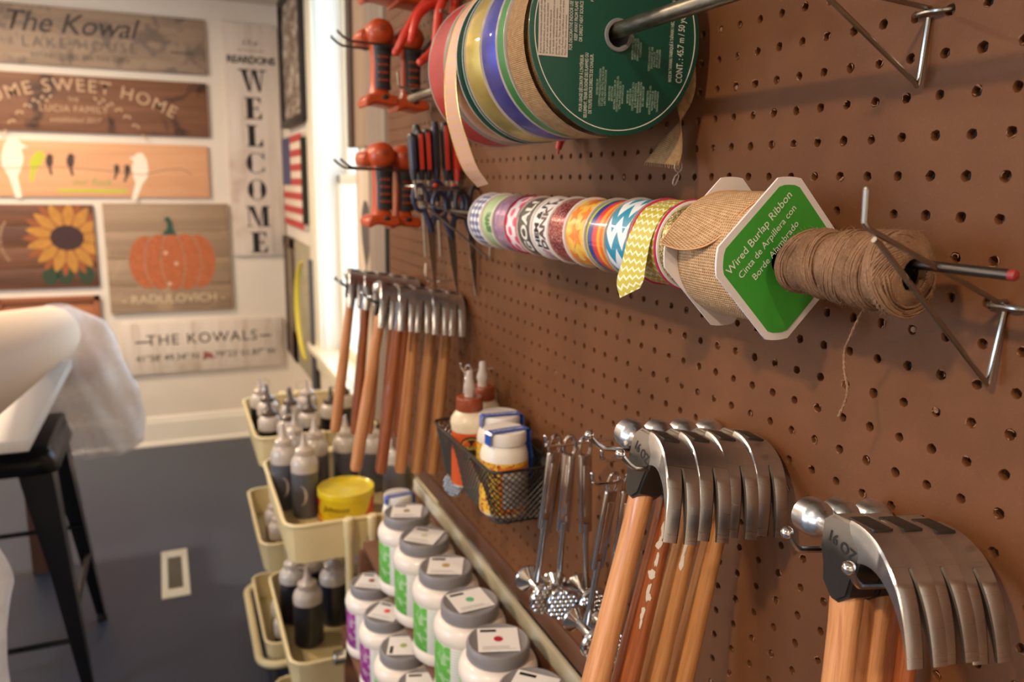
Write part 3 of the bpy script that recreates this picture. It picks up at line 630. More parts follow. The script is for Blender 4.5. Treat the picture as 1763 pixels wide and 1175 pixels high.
RM = dict(ging=gingham(), rule=ruler(), purp=purple(), dots=dots(), goal=plain('black_print_ribbon', rgb(70, 66, 62)), hem=plain('white_print_ribbon', rgb(228, 222, 216)),
          red=glitter('red_glitter', rgb(110, 30, 40), rgb(176, 60, 66), rgb(250, 190, 180)), star=yellowstar(), rain=rainbow(),
          turq=chevron('turquoise_zigzag', rgb(40, 140, 168), rgb(226, 230, 232), .030, .0185, .5, 1.1), yel=chevron('yellow_chevron', rgb(188, 172, 58), rgb(232, 226, 190), .0068, .0085, .70, .95),
          gold=glitter('gold_glitter', rgb(120, 100, 52), rgb(190, 168, 104), rgb(250, 240, 190)))
def uvcyl(r, y0, y1, n=72, belly=0.0, X=0, Z=0, nv=4):
    b = MB(); b.uv = []; vs = []
    for k in range(n+1):
        a = 2*PI*k/n
        for j in range(nv+1):
            f = j/nv; rr = r+belly*math.sin(PI*f); vs.append((X+rr*math.cos(a), y0+(y1-y0)*f, Z+rr*math.sin(a))); b.uv.append((a*r, (y1-y0)*f))
    b.add(vs, [(k*(nv+1)+j, k*(nv+1)+j+1, (k+1)*(nv+1)+j+1, (k+1)*(nv+1)+j) for k in range(n) for j in range(nv)]); return b
def strip(pairs, v0=0.0, v1=None, nv=6, u0=0.0):
    """ribbon from a list of (edge_a, edge_b) points; UV in metres"""
    b = MB(); b.uv = []; u = u0; prev = None; vs = []
    for A, B in pairs:
        A, B = Vector(A), Vector(B); m = (A+B)/2
        if prev is not None: u += (m-prev).length
        prev = m; wd = (B-A).length
        for j in range(nv+1): f = j/nv; vs.append(A+(B-A)*f); b.uv.append((u, v0+wd*f))
    N = len(pairs); b.add(vs, [(i*(nv+1)+j, i*(nv+1)+j+1, (i+1)*(nv+1)+j+1, (i+1)*(nv+1)+j) for i in range(N-1) for j in range(nv)]); return b
def smooth_pts(pts, n=8):
    """Catmull-Rom through points"""
    P = [Vector(p) for p in pts]; P = [P[0]*2-P[1]]+P+[P[-1]*2-P[-2]]; o = []
    for i in range(1, len(P)-2):
        for k in range(n):
            t = k/n; a, b, c, d = P[i-1:i+3]
            o.append(.5*((2*b)+(-a+c)*t+(2*a-5*b+4*c-d)*t*t+(-a+3*b-3*c+d)*t**3))
    return o+[P[-2]]

# ------------------------------------------------------------------ rods and brackets
def bracket(label, y, zb, rise, L=.122, drop=.047, dl=.9, foot=.006, out=0.0):
    t = thing('rod_bracket', label, 'bracket', (0, y, zb), group=None); r = .0017
    b = MB(); b.tube(smooth_pts([(.0055, -.0127, .006), (.002, -.0127, .001), (-.0035, -.009, 0), (-.0045, 0, .0004), (-.0035, .009, 0), (.002, .0127, .001), (.0055, .0127, .006)], 5), r, 8)
    b.build('peg_bar', M['wire'], t)
    b = MB(); b.tube([(-.002, 0, .003), (-.006-out, 0, .003), (-L+.003, 0, rise-.001), (-L, 0, rise+.002), (-L-.001, 0, rise+.019)], r, 8); b.build('arm', M['wire'], t)
    MB().ball((-L-.001, 0, rise+.019), r*1.02, 8).build('tip', M['wire'], t)
    b = MB(); ax = -L*dl; az = rise*dl-.0042
    b.tube([(ax-.004, 0.0, az+.002), (ax, 0, az), (-foot-.002-out, 0, -drop+.002), (-foot-out, 0, -drop), (-foot+.001-out, 0, -drop+.0025), (-.0025, 0.0, -.003)], r, 8); b.build('brace', M['wire'], t)
    return t
bracket('zinc wire rod bracket nearest the camera, under the end of the twine rod', -.0127, 1.4333, .048, out=.003)
bracket('zinc wire rod bracket at the upper right holding the thick pipe', .0635, 1.6115, .0105, .125, .045, .74)
bracket('zinc wire rod bracket at the far end of the small spool rod, by the scissors', .8128, 1.4333, .043)
bracket('zinc wire rod bracket at the far end of the pipe, behind the red ribbon spool', .889, 1.6365, .006, .126, .040)
XT, ZT = -.100, 1.6285      # upper pipe
t = thing('pipe_rod', 'thick galvanised pipe carrying the large ribbon spools', 'rod', (XT, -.028, ZT))
MB().lathe([(.0048, .001), (.0062, 0), (.0065, .001), (.0065, .938), (.0048, .938)], ax='y', n=28).build('pipe', M['pipe'], t)
XB, ZB = -.062, 1.4585      # lower rod
t = thing('steel_rod', 'thin steel rod with a red tip carrying the small spools and twine', 'rod', (XB, -.057, ZB))
MB().lathe([(.0001, .0035), (.0030, .0035), (.0030, .885), (.0001, .885)], ax='y', n=16).build('rod', M['wire_dark'], t)
MB().lathe([(.0001, -.0005), (.0026, 0), (.0030, .001), (.0030, .0036)], ax='y', n=16).build('red_tip', mat('red_end_paint', rgb(140, 44, 38), .5), t)

# ------------------------------------------------------------------ spools
def spool(name, label, cat, X, Z, y0, y1, rf, rr, mf, mr, hole=.010, ft=.0012, group=None, belly=0.0, flat_flange=True, near=True, far=True):
    t = thing(name, label, cat, (X, y0, Z), group=group); L = y1-y0
    def fl(ya, yb, nm):
        MB().lathe([(hole, ya), (rf-.0005, ya), (rf, ya+.0003), (rf, yb-.0003), (rf-.0005, yb), (hole, yb), (hole, ya)], ax='y', n=72).build(nm, mf, t)
    if near: fl(0, ft, 'flange')
    if far: fl(L-ft, L, 'flange')
    MB().lathe([(hole, ft), (hole, L-ft), (hole+.0015, L-ft), (hole+.0015, ft), (hole, ft)], ax='y', n=32).build('core', M['grey_plastic'], t)
    uvcyl(rr, ft+.0003, L-ft-.0003, belly=belly).build('ribbon', mr, t)
    return t
ZS = ZT-.0042
# large spools, near to far
t = thing('ribbon_spool', 'large spool with dark green printed face, nearest on the pipe', 'ribbon spool', (XT, .285, ZS)); S = t
MB().lathe([(.0118, 0), (.0815, 0), (.0822, .0004), (.0822, .0014), (.0815, .0018), (.0118, .0018)], ax='y', n=128).build('flange', M['flange_green'], t)
MB().lathe([(.0112, .0018), (.076, .0018), (.0765, .0021), (.076, .0024), (.0112, .0024)], ax='y', n=96, o=(0, .047, 0)).build('flange', M['flange_clear'], t)
MB().lathe([(.0098, .012), (.0098, -.0008), (.0108, -.0018), (.0130, -.0018), (.0136, -.0008), (.0134, 0), (.0118, .0), (.0118, .047), (.0098, .047), (.0098, .012)], ax='y', n=48).build('hub', M['grey_plastic'], t)
uvcyl(.0745, .002, .047).build('ribbon', M['burlap2'], t)
uvcyl(.0806, .0185, .0535, X=.0015, Z=-.0015).build('outer_wrap', M['burlap2'], t)
MB().lathe([(.0771, -.0001), (.0771, -.00035), (.0778, -.00035), (.0778, -.0001)], ax='y', n=128).build('border_ring', M['white'], t)
dw = mat('pale_print', rgb(196, 204, 196), .55); dsm = mat('fine_print', rgb(150, 180, 166), .55)
UP, LF = (0, 0, 1), (-1, 0, 0)
def D(body, size, x, z, mt=None, align='LEFT', nm='lettering', **k): return text(body, size, mt or dw, S, (x-XT, -.0003, z-ZS), UP, LF, name=nm, align=align, **k)
D('CONT. : 45.7 m / 50 yd / 3.8 cm', .0092, -.0368, 1.5895, bold=.016, cx=.62)
D('MADE IN TAIWAN / FABRIQUÉ À TAÏWAN / HECHO EN TAIWAN', .0046, -.0465, 1.590, bold=.02, cx=.5)
for i, s_ in enumerate(('POUR USAGE DÉCORATIF À L\'INTÉRIEUR', 'SEULEMENT, TENIR ÉLOIGNÉ DES FLAMMES OU', 'DE TOUTE SOURCE DIRECTE DE CHALEUR.')): D(s_, .0044, -.1338+.0046*i, (1.5725, 1.571, 1.5725)[i]+.011, align='CENTER', bold=.02, cx=.56)
for i, s_ in enumerate(('FOR DECORATIVE INDOOR USE ONLY', 'KEEP AWAY FROM FLAME', 'OR DIRECT HEAT SOURCE')): D(s_, .0044, -.1448+.0046*i, 1.632, align='CENTER', bold=.02, cx=.6)
for i, s_ in enumerate(('PARA USO DECORATIVO', 'EN INTERIORES', 'UNICAMENTE')): D(s_, .0035, -.126+.0049*i, 1.668, align='CENTER', bold=.02)
fine = ['DISTRIBUTED BY', 'COSTCO WHOLESALE CORPORATION', 'P.O. BOX 34535, SEATTLE, WA 98124 USA', '1-800-774-2678 WWW.COSTCO.COM']
blocks = [(-.1185, 1.582, fine), (-.1065, 1.577, ['IMPORTED FOR', 'IMPORTÉ POUR', 'MONTREAL CANADA H3B 1X9', 'COSTCO WHOLESALE CANADA LTD.', 'OTTAWA ONTARIO K2E 1C5', 'WWW.COSTCO.CA']), (-.0885, 1.576, ['IMPORTED BY', 'IMPORTADO POR', 'COSTCO MEXICO, S.A. DE C.V.', 'BLVD. MAGNOCENTRO 4', 'SAN FERNANDO LA HERRADURA', 'HUIXQUILUCAN, MEXICO 52765', 'RFC: CME-910715-UB9']), (-.0685, 1.5735, ['FABRICADO PARA', 'COSTCO WHOLESALE UK LTD', 'WATFORD WD25 8JS', 'UNITED KINGDOM', 'TAIWAN WHOLESALE']),
          (-.0855, 1.6150, ['IMPORTED AND SOLD BY', 'COSTCO KOREA LTD', 'GWANGMYEONG CITY', 'GYEONGGI-DO']), (-.0685, 1.608, ['COSTCO AUSTRALIA PTY', 'DOCKLANDS VIC 3008', 'AUSTRALIA LTD', 'ABN 57 104 012 893', 'WHOLESALE JAPAN']),
          (-.108, 1.668, ['CUSTOMER SERVICE', 'SATISFACTION GUARANTEED', 'REMOVE BEFORE USE', 'KEEP DRY']), (-.084, 1.672, ['STORE FLAT', 'DISTRIBUIDO POR', 'HECHO EN TAIWAN', 'PRODUCT OF TAIWAN'])]
for x, z, L in blocks:
    for i, s_ in enumerate(L): D(s_, .0028, x+.0026*i, z+random.uniform(-.001, .001), dsm, 'CENTER', 'fine_print', bold=.02, cx=.62)
MB().box2((-.174-XT, -.0006, 1.603-ZS), (-.1475-XT, -.0001, 1.665-ZS)).build('sticker', mat('paper_sticker', rgb(214, 206, 198), .6), S, False)
tiny = mat('tiny_black_print', rgb(70, 66, 64), .7)
for i, s_ in enumerate(('If you\'re not completely satisfied with this Kirkland', 'Signature product, your money will be refunded.', 'Si ce produit ne vous donne pas entière', 'satisfaction, vous serez remboursé.', 'Si no queda completamente satisfecho con este', 'producto, su dinero le será devuelto.', 'For UK only: This does not affect your statutory', 'Pour la France: ceci n\'affecte pas vos droits', 'Para México: Usado únicamente.')):
    text(s_, .0024, tiny, S, (-.1722-XT+.0028*i, -.0008, 1.6045-ZS), UP, LF, name='fine_print', align='LEFT')
# burlap tail hanging to the right behind the green disc
pr_ = []
A = smooth_pts([(-.022, .330, 1.640), (-.0185, .326, 1.61), (-.019, .318, 1.585), (-.023, .300, 1.560), (-.027, .288, 1.535), (-.033, .283, 1.519)], 6)
B_ = smooth_pts([(-.021, .292, 1.640), (-.0175, .290, 1.61), (-.0165, .289, 1.585), (-.018, .300, 1.565), (-.024, .322, 1.545), (-.036, .334, 1.523)], 6)
o = strip([(a-Vector((XT, .285, ZS)), c-Vector((XT, .285, ZS))) for a, c in zip(A, B_)]).build('loose_tail', M['burlap2'], S, solid=.0006)
b = MB()
for k in range(16): b.tube([Vector(A[-1]).lerp(B_[-1], k/15)-Vector((XT, .285, ZS)), Vector(A[-1]).lerp(B_[-1], k/15)-Vector((XT+random.uniform(-.001, .001), .285+random.uniform(-.001, .001), ZS+.0035))], .0002, 4)
b.build('fringe', M['burlap2'], S)['kind'] = 'stuff'
t = thing('ribbon_clip', 'tiny clear plastic clip hanging from the end of the burlap ribbon', 'clip', (-.031, .287, 1.521))
clr = mat('clear_plastic', rgb(225, 215, 205), .08, trans=.75, coat=.5)
b = MB(); b.tube([(.004*math.cos(k), 0, -.003+.005*math.sin(k)) for k in [i*2*PI/14 for i in range(14)]], .0006, 6, True); b.build('loop', clr, t)
b = MB(); b.tube(smooth_pts([(0, 0, -.008), (.001, 0, -.012), (-.002, 0, -.019), (-.005, 0, -.018), (-.003, 0, -.012), (.001, 0, -.009)], 5), .0007, 6); b.build('hook', clr, t)
s = spool('ribbon_spool', 'large spool of grass-green satin ribbon, between burlap and blue', 'ribbon spool', XT, ZS, .3425, .3600, .0805, .0800, M['flange_clear'], M['satin_green'])
s = spool('ribbon_spool', 'large spool of shiny blue ribbon, between green and gold', 'ribbon spool', XT, ZS, .3605, .3985, .0808, .0798, M['flange_clear'], M['satin_blue'], belly=.0012)
s = spool('ribbon_spool', 'large spool of gold metallic ribbon beside the blue one', 'ribbon spool', XT, ZS, .399, .442, .0815, .0804, M['flange_clear'], M['satin_gold'], belly=.001)
s = spool('ribbon_spool', 'narrow dark green rimmed spool between gold and champagne ribbon', 'ribbon spool', XT, ZS, .4425, .4635, .0820, .0770, M['flange_green'], plain('green_foil', rgb(20, 70, 54), .3))
for y in (.0016, .0185): MB().lathe([(.0822, y), (.0825, y+.0003), (.0822, y+.0006)], ax='y', n=96).build('white_rim_line', M['white'], s)
s = spool('ribbon_spool', 'large spool of sheer champagne ribbon with gold dots and hanging tail', 'ribbon spool', XT, ZS, .464, .501, .0815, .0795, M['flange_clear'], M['sheer'])
off = Vector((XT, .464, ZS)); 
E1 = smooth_pts([(-.150, .497, 1.690), (-.170, .496, 1.665), (-.181, .495, 1.63), (-.184, .494, 1.60), (-.182, .493, 1.57), (-.176, .492, 1.545), (-.165, .49, 1.515), (-.148, .489, 1.496)], 6)
E2 = smooth_pts([(-.140, .466, 1.690), (-.166, .466, 1.665), (-.178, .467, 1.63), (-.181, .466, 1.60), (-.178, .464, 1.57), (-.170, .463, 1.545), (-.159, .462, 1.518), (-.146, .461, 1.500)], 6)
strip([(a-off, c-off) for a, c in zip(E1, E2)]).build('loose_tail', M['sheer'], s)
for E in (E1, E2): MB().tube([e-off for e in E], .0005, 5).build('wired_edge', M['gold_edge'], s)
s = spool('ribbon_spool', 'large spool of red satin ribbon, farthest on the pipe', 'ribbon spool', XT, ZS, .502, .558, .0822, .0812, M['flange_clear'], M['satin_red'])
# small spools, near to far
R0 = .0355; ZL = ZB-.0055
def cylwarp(r, th0, yc): return lambda x, y: (r*math.cos(th0-x/r), yc+y, r*math.sin(th0-x/r))
SP = [('gold', .1760, .2150, .0365, 'flange_white', 'small spool of gold glitter ribbon beside the burlap roll'),
      ('yel', .2160, .2560, .0375, 'flange_pink', 'small spool of yellow chevron ribbon with its end hanging down'),
      ('turq', .2590, .2990, .0372, 'flange_clear', 'small spool of turquoise and white zigzag ribbon'),
      ('rain', .2995, .3380, .0360, 'flange_clear', 'small spool of rainbow striped ribbon'),
      ('star', .3390, .3810, .0355, 'flange_cream', 'small spool of yellow ribbon with orange stars'),
      ('red', .3820, .4210, .0355, 'flange_white', 'small spool of red glitter ribbon'),
      ('hem', .4220, .4630, .0350, 'flange_white', 'small spool of white ribbon with black and red lettering'),
      ('goal', .4640, .5020, .0345, 'flange_cream', 'small spool of black ribbon printed with white GOAL lettering'),
      ('dots', .5030, .5370, .0348, 'flange_pink', 'small spool of white ribbon with big pink dots'),
      ('purp', .5380, .5750, .0350, 'flange_clear', 'small spool of iridescent purple ribbon'),
      ('rule', .5760, .6150, .0352, 'flange_cream', 'small spool of pale green measuring tape print ribbon'),
      ('ging', .6160, .6580, .0358, 'flange_white', 'small spool of navy gingham ribbon, farthest on the rod')]
for key, y0, y1, r, fm, lab in SP:
    s = spool('ribbon_spool', lab, 'ribbon spool', XB, ZL, y0, y1, r, r-.0018, M[fm], RM[key], hole=.0085, ft=.0014)
    L = y1-y0; rr = r-.0014
    if key == 'goal':
        text('GOAL!', .0215, mat('cream_letters', rgb(230, 222, 206), .5), s, (0, 0, 0), UP, LF, warp=cylwarp(rr, PI*.98, L*.5), bold=.04, space=1.05)
        text('GOAL!', .0215, mat('cream_letters', rgb(230, 222, 206), .5), s, (0, 0, 0), UP, LF, warp=cylwarp(rr, -.1*PI, L*.5), bold=.04, space=1.05)
    if key == 'hem':
        text('HEM & IT', .014, M['ink'], s, (0, 0, 0), UP, LF, warp=cylwarp(rr, PI*.93, L*.66), bold=.04); text('DANK N', .017, mat('dark_red_print', rgb(90, 60, 58), .5), s, (0, 0, 0), UP, LF, warp=cylwarp(rr, PI*.9, L*.32), bold=.04)
        text('///', .02, mat('red_print', rgb(196, 60, 62), .5), s, (0, 0, 0), UP, LF, warp=cylwarp(rr, PI*1.3, L*.45), bold=.02)
    if key == 'rule': text('gift', .02, mat('green_letters', rgb(84, 132, 70), .5), s, (0, 0, 0), UP, LF, warp=cylwarp(rr, PI*1.0, L*.45), bold=.04)
    if key == 'star':
        om = mat('orange_star_print', rgb(236, 128, 44), .4, coat=.6)
        for a, c_, q in ((1.02, .5, .0135), (.80, .78, .011), (.80, .25, .011), (1.25, .8, .012), (1.28, .25, .011), (.6, .5, .012), (1.5, .5, .012)):
            pl = [(q*(1 if k % 2 == 0 else .42)*math.sin(k*PI/5), q*(1 if k % 2 == 0 else .42)*math.cos(k*PI/5)) for k in range(10)]
            wf = cylwarp(rr, PI*a, L*.5); b = MB(); b.add([wf(0, (c_-.5)*L)]+[wf(x, max(-L*.46, min(L*.46, y+(c_-.5)*L))) for x, y in pl], [(0, k+1, (k+1) % 10+1) for k in range(10)]); b.build('star', om, s)
    if key == 'yel':
        off = Vector((XB, y0, ZL))
        a1 = smooth_pts([(-.062, .254, ZL+.0362), (-.085, .2545, ZL+.0285), (-.0985, .255, ZL+.008), (-.105, .255, 1.437), (-.109, .2555, 1.420), (-.1085, .2500, 1.4065)], 6)
        a2 = smooth_pts([(-.062, .222, ZL+.0362), (-.085, .2215, ZL+.0285), (-.0985, .221, ZL+.008), (-.1035, .2205, 1.437), (-.105, .220, 1.426), (-.105, .2250, 1.418)], 6)
        strip([(a-off, c-off) for a, c in zip(a1, a2)], nv=8).build('loose_tail', RM['yel'], s)
# ------------------------------------------------------------------ burlap roll between white cards
OC = (XB-.001, ZB-.0075)
def octo(k=.0468, R=.0572, sx=1.0):
    ps = []
    for i in range(72):
        a = 2*PI*i/72; d = (a % (PI/2))-PI/4; ps.append((min(R, k/math.cos(d))*math.cos(a)*sx, min(R, k/math.cos(d))*math.sin(a)))
    return ps
t = thing('burlap_roll', 'burlap ribbon roll between white octagonal cards with bright green label', 'ribbon spool', (OC[0], .109, OC[1])); BR = t
def card(y0, y1, hole, ps, nm, m):
    n = len(ps); hs = [(hole*math.cos(2*PI*i/n), hole*math.sin(2*PI*i/n)) for i in range(n)]; b = MB(); vs = []
    for y in (y0, y1):
        vs += [(u, y, v) for u, v in ps]+[(u, y, v) for u, v in hs]
    fs = []
    for i in range(n):
        j = (i+1) % n; fs += [(i, j, n+j, n+i), (2*n+i, 2*n+j, 3*n+j, 3*n+i), (i, j, 2*n+j, 2*n+i), (n+i, n+j, 3*n+j, 3*n+i)]
    b.add(vs, fs); return b.build(nm, m, t, ang=40)
cm = mat('white_card', rgb(226, 220, 222), .5); card(0, .0016, .0105, octo(), 'card', cm); card(.0615, .0628, .0105, octo(), 'card', cm)
gm = mat('kelly_green_label', rgb(64, 158, 56), .38, coat=.15)
card(-.0003, -.00005, .0107, [(x*.905, y*.905) for x, y in octo(.0462, .0572)], 'green_label', gm)
rx = Vector((.665, 0, .745)); ux = Vector((-.745, 0, .665)); lt = mat('white_letters', rgb(226, 236, 220), .5)
for i, (s_, sz) in enumerate((('Wired Burlap Ribbon', .0084), ('Cinta de Arpillera con', .0072), ('Borde Alambrado', .0072))):
    o_ = Vector((-.0225, 0, .0200))+ux*(-.0098*i)+rx*(-.001+.0005*i); text(s_, sz, lt, t, (o_.x, -.0006, o_.z), rx, ux, bold=.004)
MB().lathe([(.0103, -.0002), (.0103, .0615)], ax='y', n=32).build('core_tube', mat('dark_card_core', rgb(52, 40, 34), .8), t)
uvcyl(.0455, .002, .0612, belly=.001).build('ribbon', M['burlap'], t)
off = Vector((OC[0], .109, OC[1]))
ea = smooth_pts([(-.058, .113, OC[1]+.0468), (-.075, .1135, OC[1]+.045), (-.093, .116, OC[1]+.035), (-.104, .122, OC[1]+.019), (-.112, .134, OC[1]+.0085), (-.1195, .150, OC[1]+.005), (-.1265, .163, OC[1]+.0075)], 6)
eb = smooth_pts([(-.058, .1695, OC[1]+.0468), (-.078, .1695, OC[1]+.0455), (-.094, .1695, OC[1]+.039), (-.105, .1695, OC[1]+.031), (-.114, .1695, OC[1]+.022), (-.121, .1685, OC[1]+.014), (-.1268, .1665, OC[1]+.0085)], 6)
strip([(a-off, c-off) for a, c in zip(ea, eb)], nv=10).build('loose_flap', M['burlap'], t, solid=.0005)
for E in (ea, eb): MB().tube([e-off for e in E], .0007, 5).build('wired_edge', mat('peach_edge_thread', rgb(206, 156, 108), .8), t)

# ------------------------------------------------------------------ jute twine
t = thing('twine_ball', 'ball of brown jute twine on the rod end in front of the green label', 'twine', (XB, .004, ZB-.0065)); TW = t
tm = NT('jute_twine'); tn = tm.noise(tm.coord(), 700, 3, .7); tn2 = tm.noise(tm.coord(), 60, 3); tm.col(tm.mix(tm.math('MULTIPLY', tm.step(tn, .5, .75), .5), tm.ramp(tn2, [(.3, rgb(112, 80, 56)), (.7, rgb(142, 106, 78))]), rgb(186, 148, 112))); tm.set(Roughness=.85); tm.bump(tn, .8, .0006); M['jute'] = tm.m
Lt = .092; lob = [(-.002, .016), (.016, .038), (.038, .058), (.058, .076), (.076, .092)]
def trad(y, far=False):
    e = .0255-.0040*(y/Lt)
    for a, c in lob:
        if a <= y <= c: f = (y-a)/(c-a); e -= .0036*(1-math.sin(PI*f)**.5)
    if y < .006: e -= (.006-y)*1.1
    if y > Lt-.008: e -= (y-Lt+.008)*1.0
    return e
prof = [(.0095, .004), (.0095, -.0005)]+[(max(.0097, trad(Lt*i/30)-.0015), Lt*i/30) for i in range(31)]+[(.0095, Lt), (.0095, Lt-.02)]
MB().lathe(prof, ax='y', n=40).build('core', M['jute'], t)
rn = random.Random(5); b = MB()
for li, (a, c) in enumerate(lob):
    a = max(a, .0005); tilt = .0045*(1 if li % 2 == 0 else -1)+.002; ns = int((c-a)/.00125)
    pts = []
    for i in range(ns*30):
        th = 2*PI*i/30; y = a+(c-a)*i/(ns*30); w = .8+.2*math.sin(PI*i/(ns*30)); yy = min(max(y+tilt*math.sin(th+li)*w, .0002), Lt); r = trad(min(max(y, 0.0), Lt))-.0004+rn.uniform(-.0002, .0003)+.0004*math.sin(th*1.3+li)
        pts.append((r*math.cos(th), yy, r*math.sin(th)))
    b.tube(pts, .00082, 5)
for k in range(44):     # strands over the near shoulder
    th = 2*PI*k/44+rn.uniform(-.05, .05); pts = []
    for j in range(9):
        f = j/8; y = -.0010+.009*f**2; r = .0105+(trad(max(y, 0.0))-.0002-.0105)*min(1, f*1.5)**.7; a_ = th+f*2.2; pts.append((r*math.cos(a_), y, r*math.sin(a_)))
    b.tube(pts, .0010, 5)
b.build('windings', M['jute'], t)
b = MB()
for k in range(900):
    th = rn.uniform(0, 2*PI); y = rn.uniform(0, Lt); r = trad(y); p = Vector((r*math.cos(th), y, r*math.sin(th))); d = Vector((math.cos(th), rn.uniform(-1, 1), math.sin(th)))*rn.uniform(.001, .0035); e = Vector((-math.sin(th), rn.uniform(-1, 1), math.cos(th)))*rn.uniform(-.003, .003)
    b.tube([p, p+d*.6+e*.3, p+d+e], [.00010, .00008, .00004], 3)
b.build('stray_fibres', M['jute'], t)['kind'] = 'stuff'
off = Vector(t.location)
tp = smooth_pts([(-.060, .036, ZB-.030), (-.055, .045, 1.421), (-.052, .054, 1.405), (-.050, .059, 1.395), (-.050, .0575, 1.382), (-.050, .0535, 1.371), (-.0495, .0545, 1.362), (-.050, .0585, 1.350)], 8)
b = MB(); b.tube([p-off+Vector((.0004*math.cos(i*1.4), .0004*math.sin(i*1.4), 0)) for i, p in enumerate(tp)], .0007, 5); b.tube([p-off-Vector((.0004*math.cos(i*1.4), .0004*math.sin(i*1.4), 0)) for i, p in enumerate(tp)], .0007, 5)
for k in range(46):
    p = rn.choice(tp)-off; b.tube([p, p+Vector((rn.uniform(-.003, .003), rn.uniform(-.003, .003), rn.uniform(-.004, .004)))], [.0001, .00005], 3)
b.build('loose_end', M['jute'], t)

# ------------------------------------------------------------------ hammers
M['slotshade'] = mat('shaded_claw_slot', rgb(62, 56, 52), .5, .6)  # shade inside the claw slit put into the colour of its side faces
def hammer(label, cat='hammer', handle=0, hl=.33, grp=None, letter=True):
    t = thing('claw_hammer', label, cat, group=grp)
    # handle: oval sections
    secs = [(.010, .0085, .0105), (-.018, .0098, .0130), (-.030, .0100, .0135), (-.05, .0095, .0128), (-.09, .0096, .0130), (-.14, .0104, .0142), (-.20, .0112, .0154), (-.26, .0116, .0160), (-hl+.006, .0114, .0156), (-hl, .0100, .0140)]
    b = MB(); n = 20; vs = []
    for z, a, c in secs:
        for k in range(n): q = 2*PI*k/n; vs.append((a*math.copysign(abs(math.cos(q))**.85, math.cos(q)), c*math.copysign(abs(math.sin(q))**.85, math.sin(q)), z))
    N = len(secs); fs = [(i*n+k, i*n+(k+1) % n, (i+1)*n+(k+1) % n, (i+1)*n+k) for i in range(N-1) for k in range(n)]+[tuple((N-1)*n+k for k in range(n)), tuple(range(n))]
    b.add(vs, fs); b.build('handle', M['tan_h'][handle], t, ang=60)
    # cheeks / eye block with rounded edges
    poly = [(.021, .008), (.020, .029), (.010, .0362), (-.012, .0372), (-.022, .033), (-.024, .014), (-.0185, -.004), (-.0150, -.019), (-.004, -.0275), (.004, -.0275), (.0150, -.017), (.0165, -.004)]
    bm = bmesh.new(); vs = [bm.verts.new((x, y, z)) for x in (-.0125, .0125) for y, z in poly]; k = len(poly)
    bm.faces.new(vs[:k][::-1]); bm.faces.new(vs[k:])
    for i in range(k): bm.faces.new((vs[i], vs[(i+1) % k], vs[k+(i+1) % k], vs[k+i]))
    bmesh.ops.recalc_face_normals(bm, faces=bm.faces)
    bmesh.ops.bevel(bm, geom=[e for e in bm.edges if abs(e.verts[0].co.x-e.verts[1].co.x) < 1e-6], offset=.0022, segments=3, affect='EDGES')
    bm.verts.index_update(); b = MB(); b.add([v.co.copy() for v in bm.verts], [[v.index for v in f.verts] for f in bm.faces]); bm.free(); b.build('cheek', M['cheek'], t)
    # poll with striking face
    MB().lathe([(.0001, .0575), (.0138, .0575), (.0149, .0564), (.0150, .0445), (.0144, .0410), (.0122, .0375), (.0100, .0340), (.0092, .0300), (.0098, .0250), (.0112, .0200), (.0118, .016)], o=(0, 0, .0195), ax='y', n=32).build('striking_face', M['steel'], t)
    # claw
    Bz = lambda P, s: tuple((1-s)**2*P[0][i]+2*s*(1-s)*P[1][i]+s*s*P[2][i] for i in (0, 1))
    Oq = [(-.010, .0382), (-.068, .0415), (-.083, -.036)]; Iq = [(-.018, .009), (-.060, .027), (-.0805, -.0358)]
    hw = lambda s: .0128+.0031*min(1, s/.45); slit = lambda s: 0 if s < .5 else .0028*((s-.5)/.5)**1.0
    b = MB()
    def seg(side_l, side_r, ss, dark=()):
        vs = []; 
        for s in ss:
            (yo, zo), (yi, zi) = Bz(Oq, s), Bz(Iq, s); xl, xr = side_l(s), side_r(s); dx = .0012 if xr-xl > .004 else .0003
            vs += [(xl+dx, yo, zo), (xr-dx, yo, zo), (xr, yo*.92+yi*.08+.0002, zo*.9+zi*.1), (xr-dx, yi, zi), (xl+dx, yi, zi), (xl, yo*.92+yi*.08+.0002, zo*.9+zi*.1)]
        m = len(ss); fs = [(i*6+k, i*6+(k+1) % 6, (i+1)*6+(k+1) % 6, (i+1)*6+k) for i in range(m-1) for k in range(6)]+[tuple(range(6)), tuple((m-1)*6+k for k in range(6))]
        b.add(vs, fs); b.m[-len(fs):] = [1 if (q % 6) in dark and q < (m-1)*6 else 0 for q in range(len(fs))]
    s1 = [i/24 for i in range(13)]; s2 = [.5+i/24 for i in range(13)]
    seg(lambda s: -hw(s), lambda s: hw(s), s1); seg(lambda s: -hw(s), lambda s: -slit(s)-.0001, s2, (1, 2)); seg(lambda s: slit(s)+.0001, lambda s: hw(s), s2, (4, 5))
    b.build('claw', [M['steel'], M['slotshade']], t, ang=40)
    MB().bbox((-.0082, -.030, .0364), (.0082, -.003, .0384), .0006).build('eye_wedge', M['cheekdark'], t)
    if letter: text('16 OZ', .0118, M['ink'], t, (-.0129, -.004, .0165), (0, -.97, -.22), (0, -.22, .97), bold=.03)
    return t
LEAN = math.radians(9)
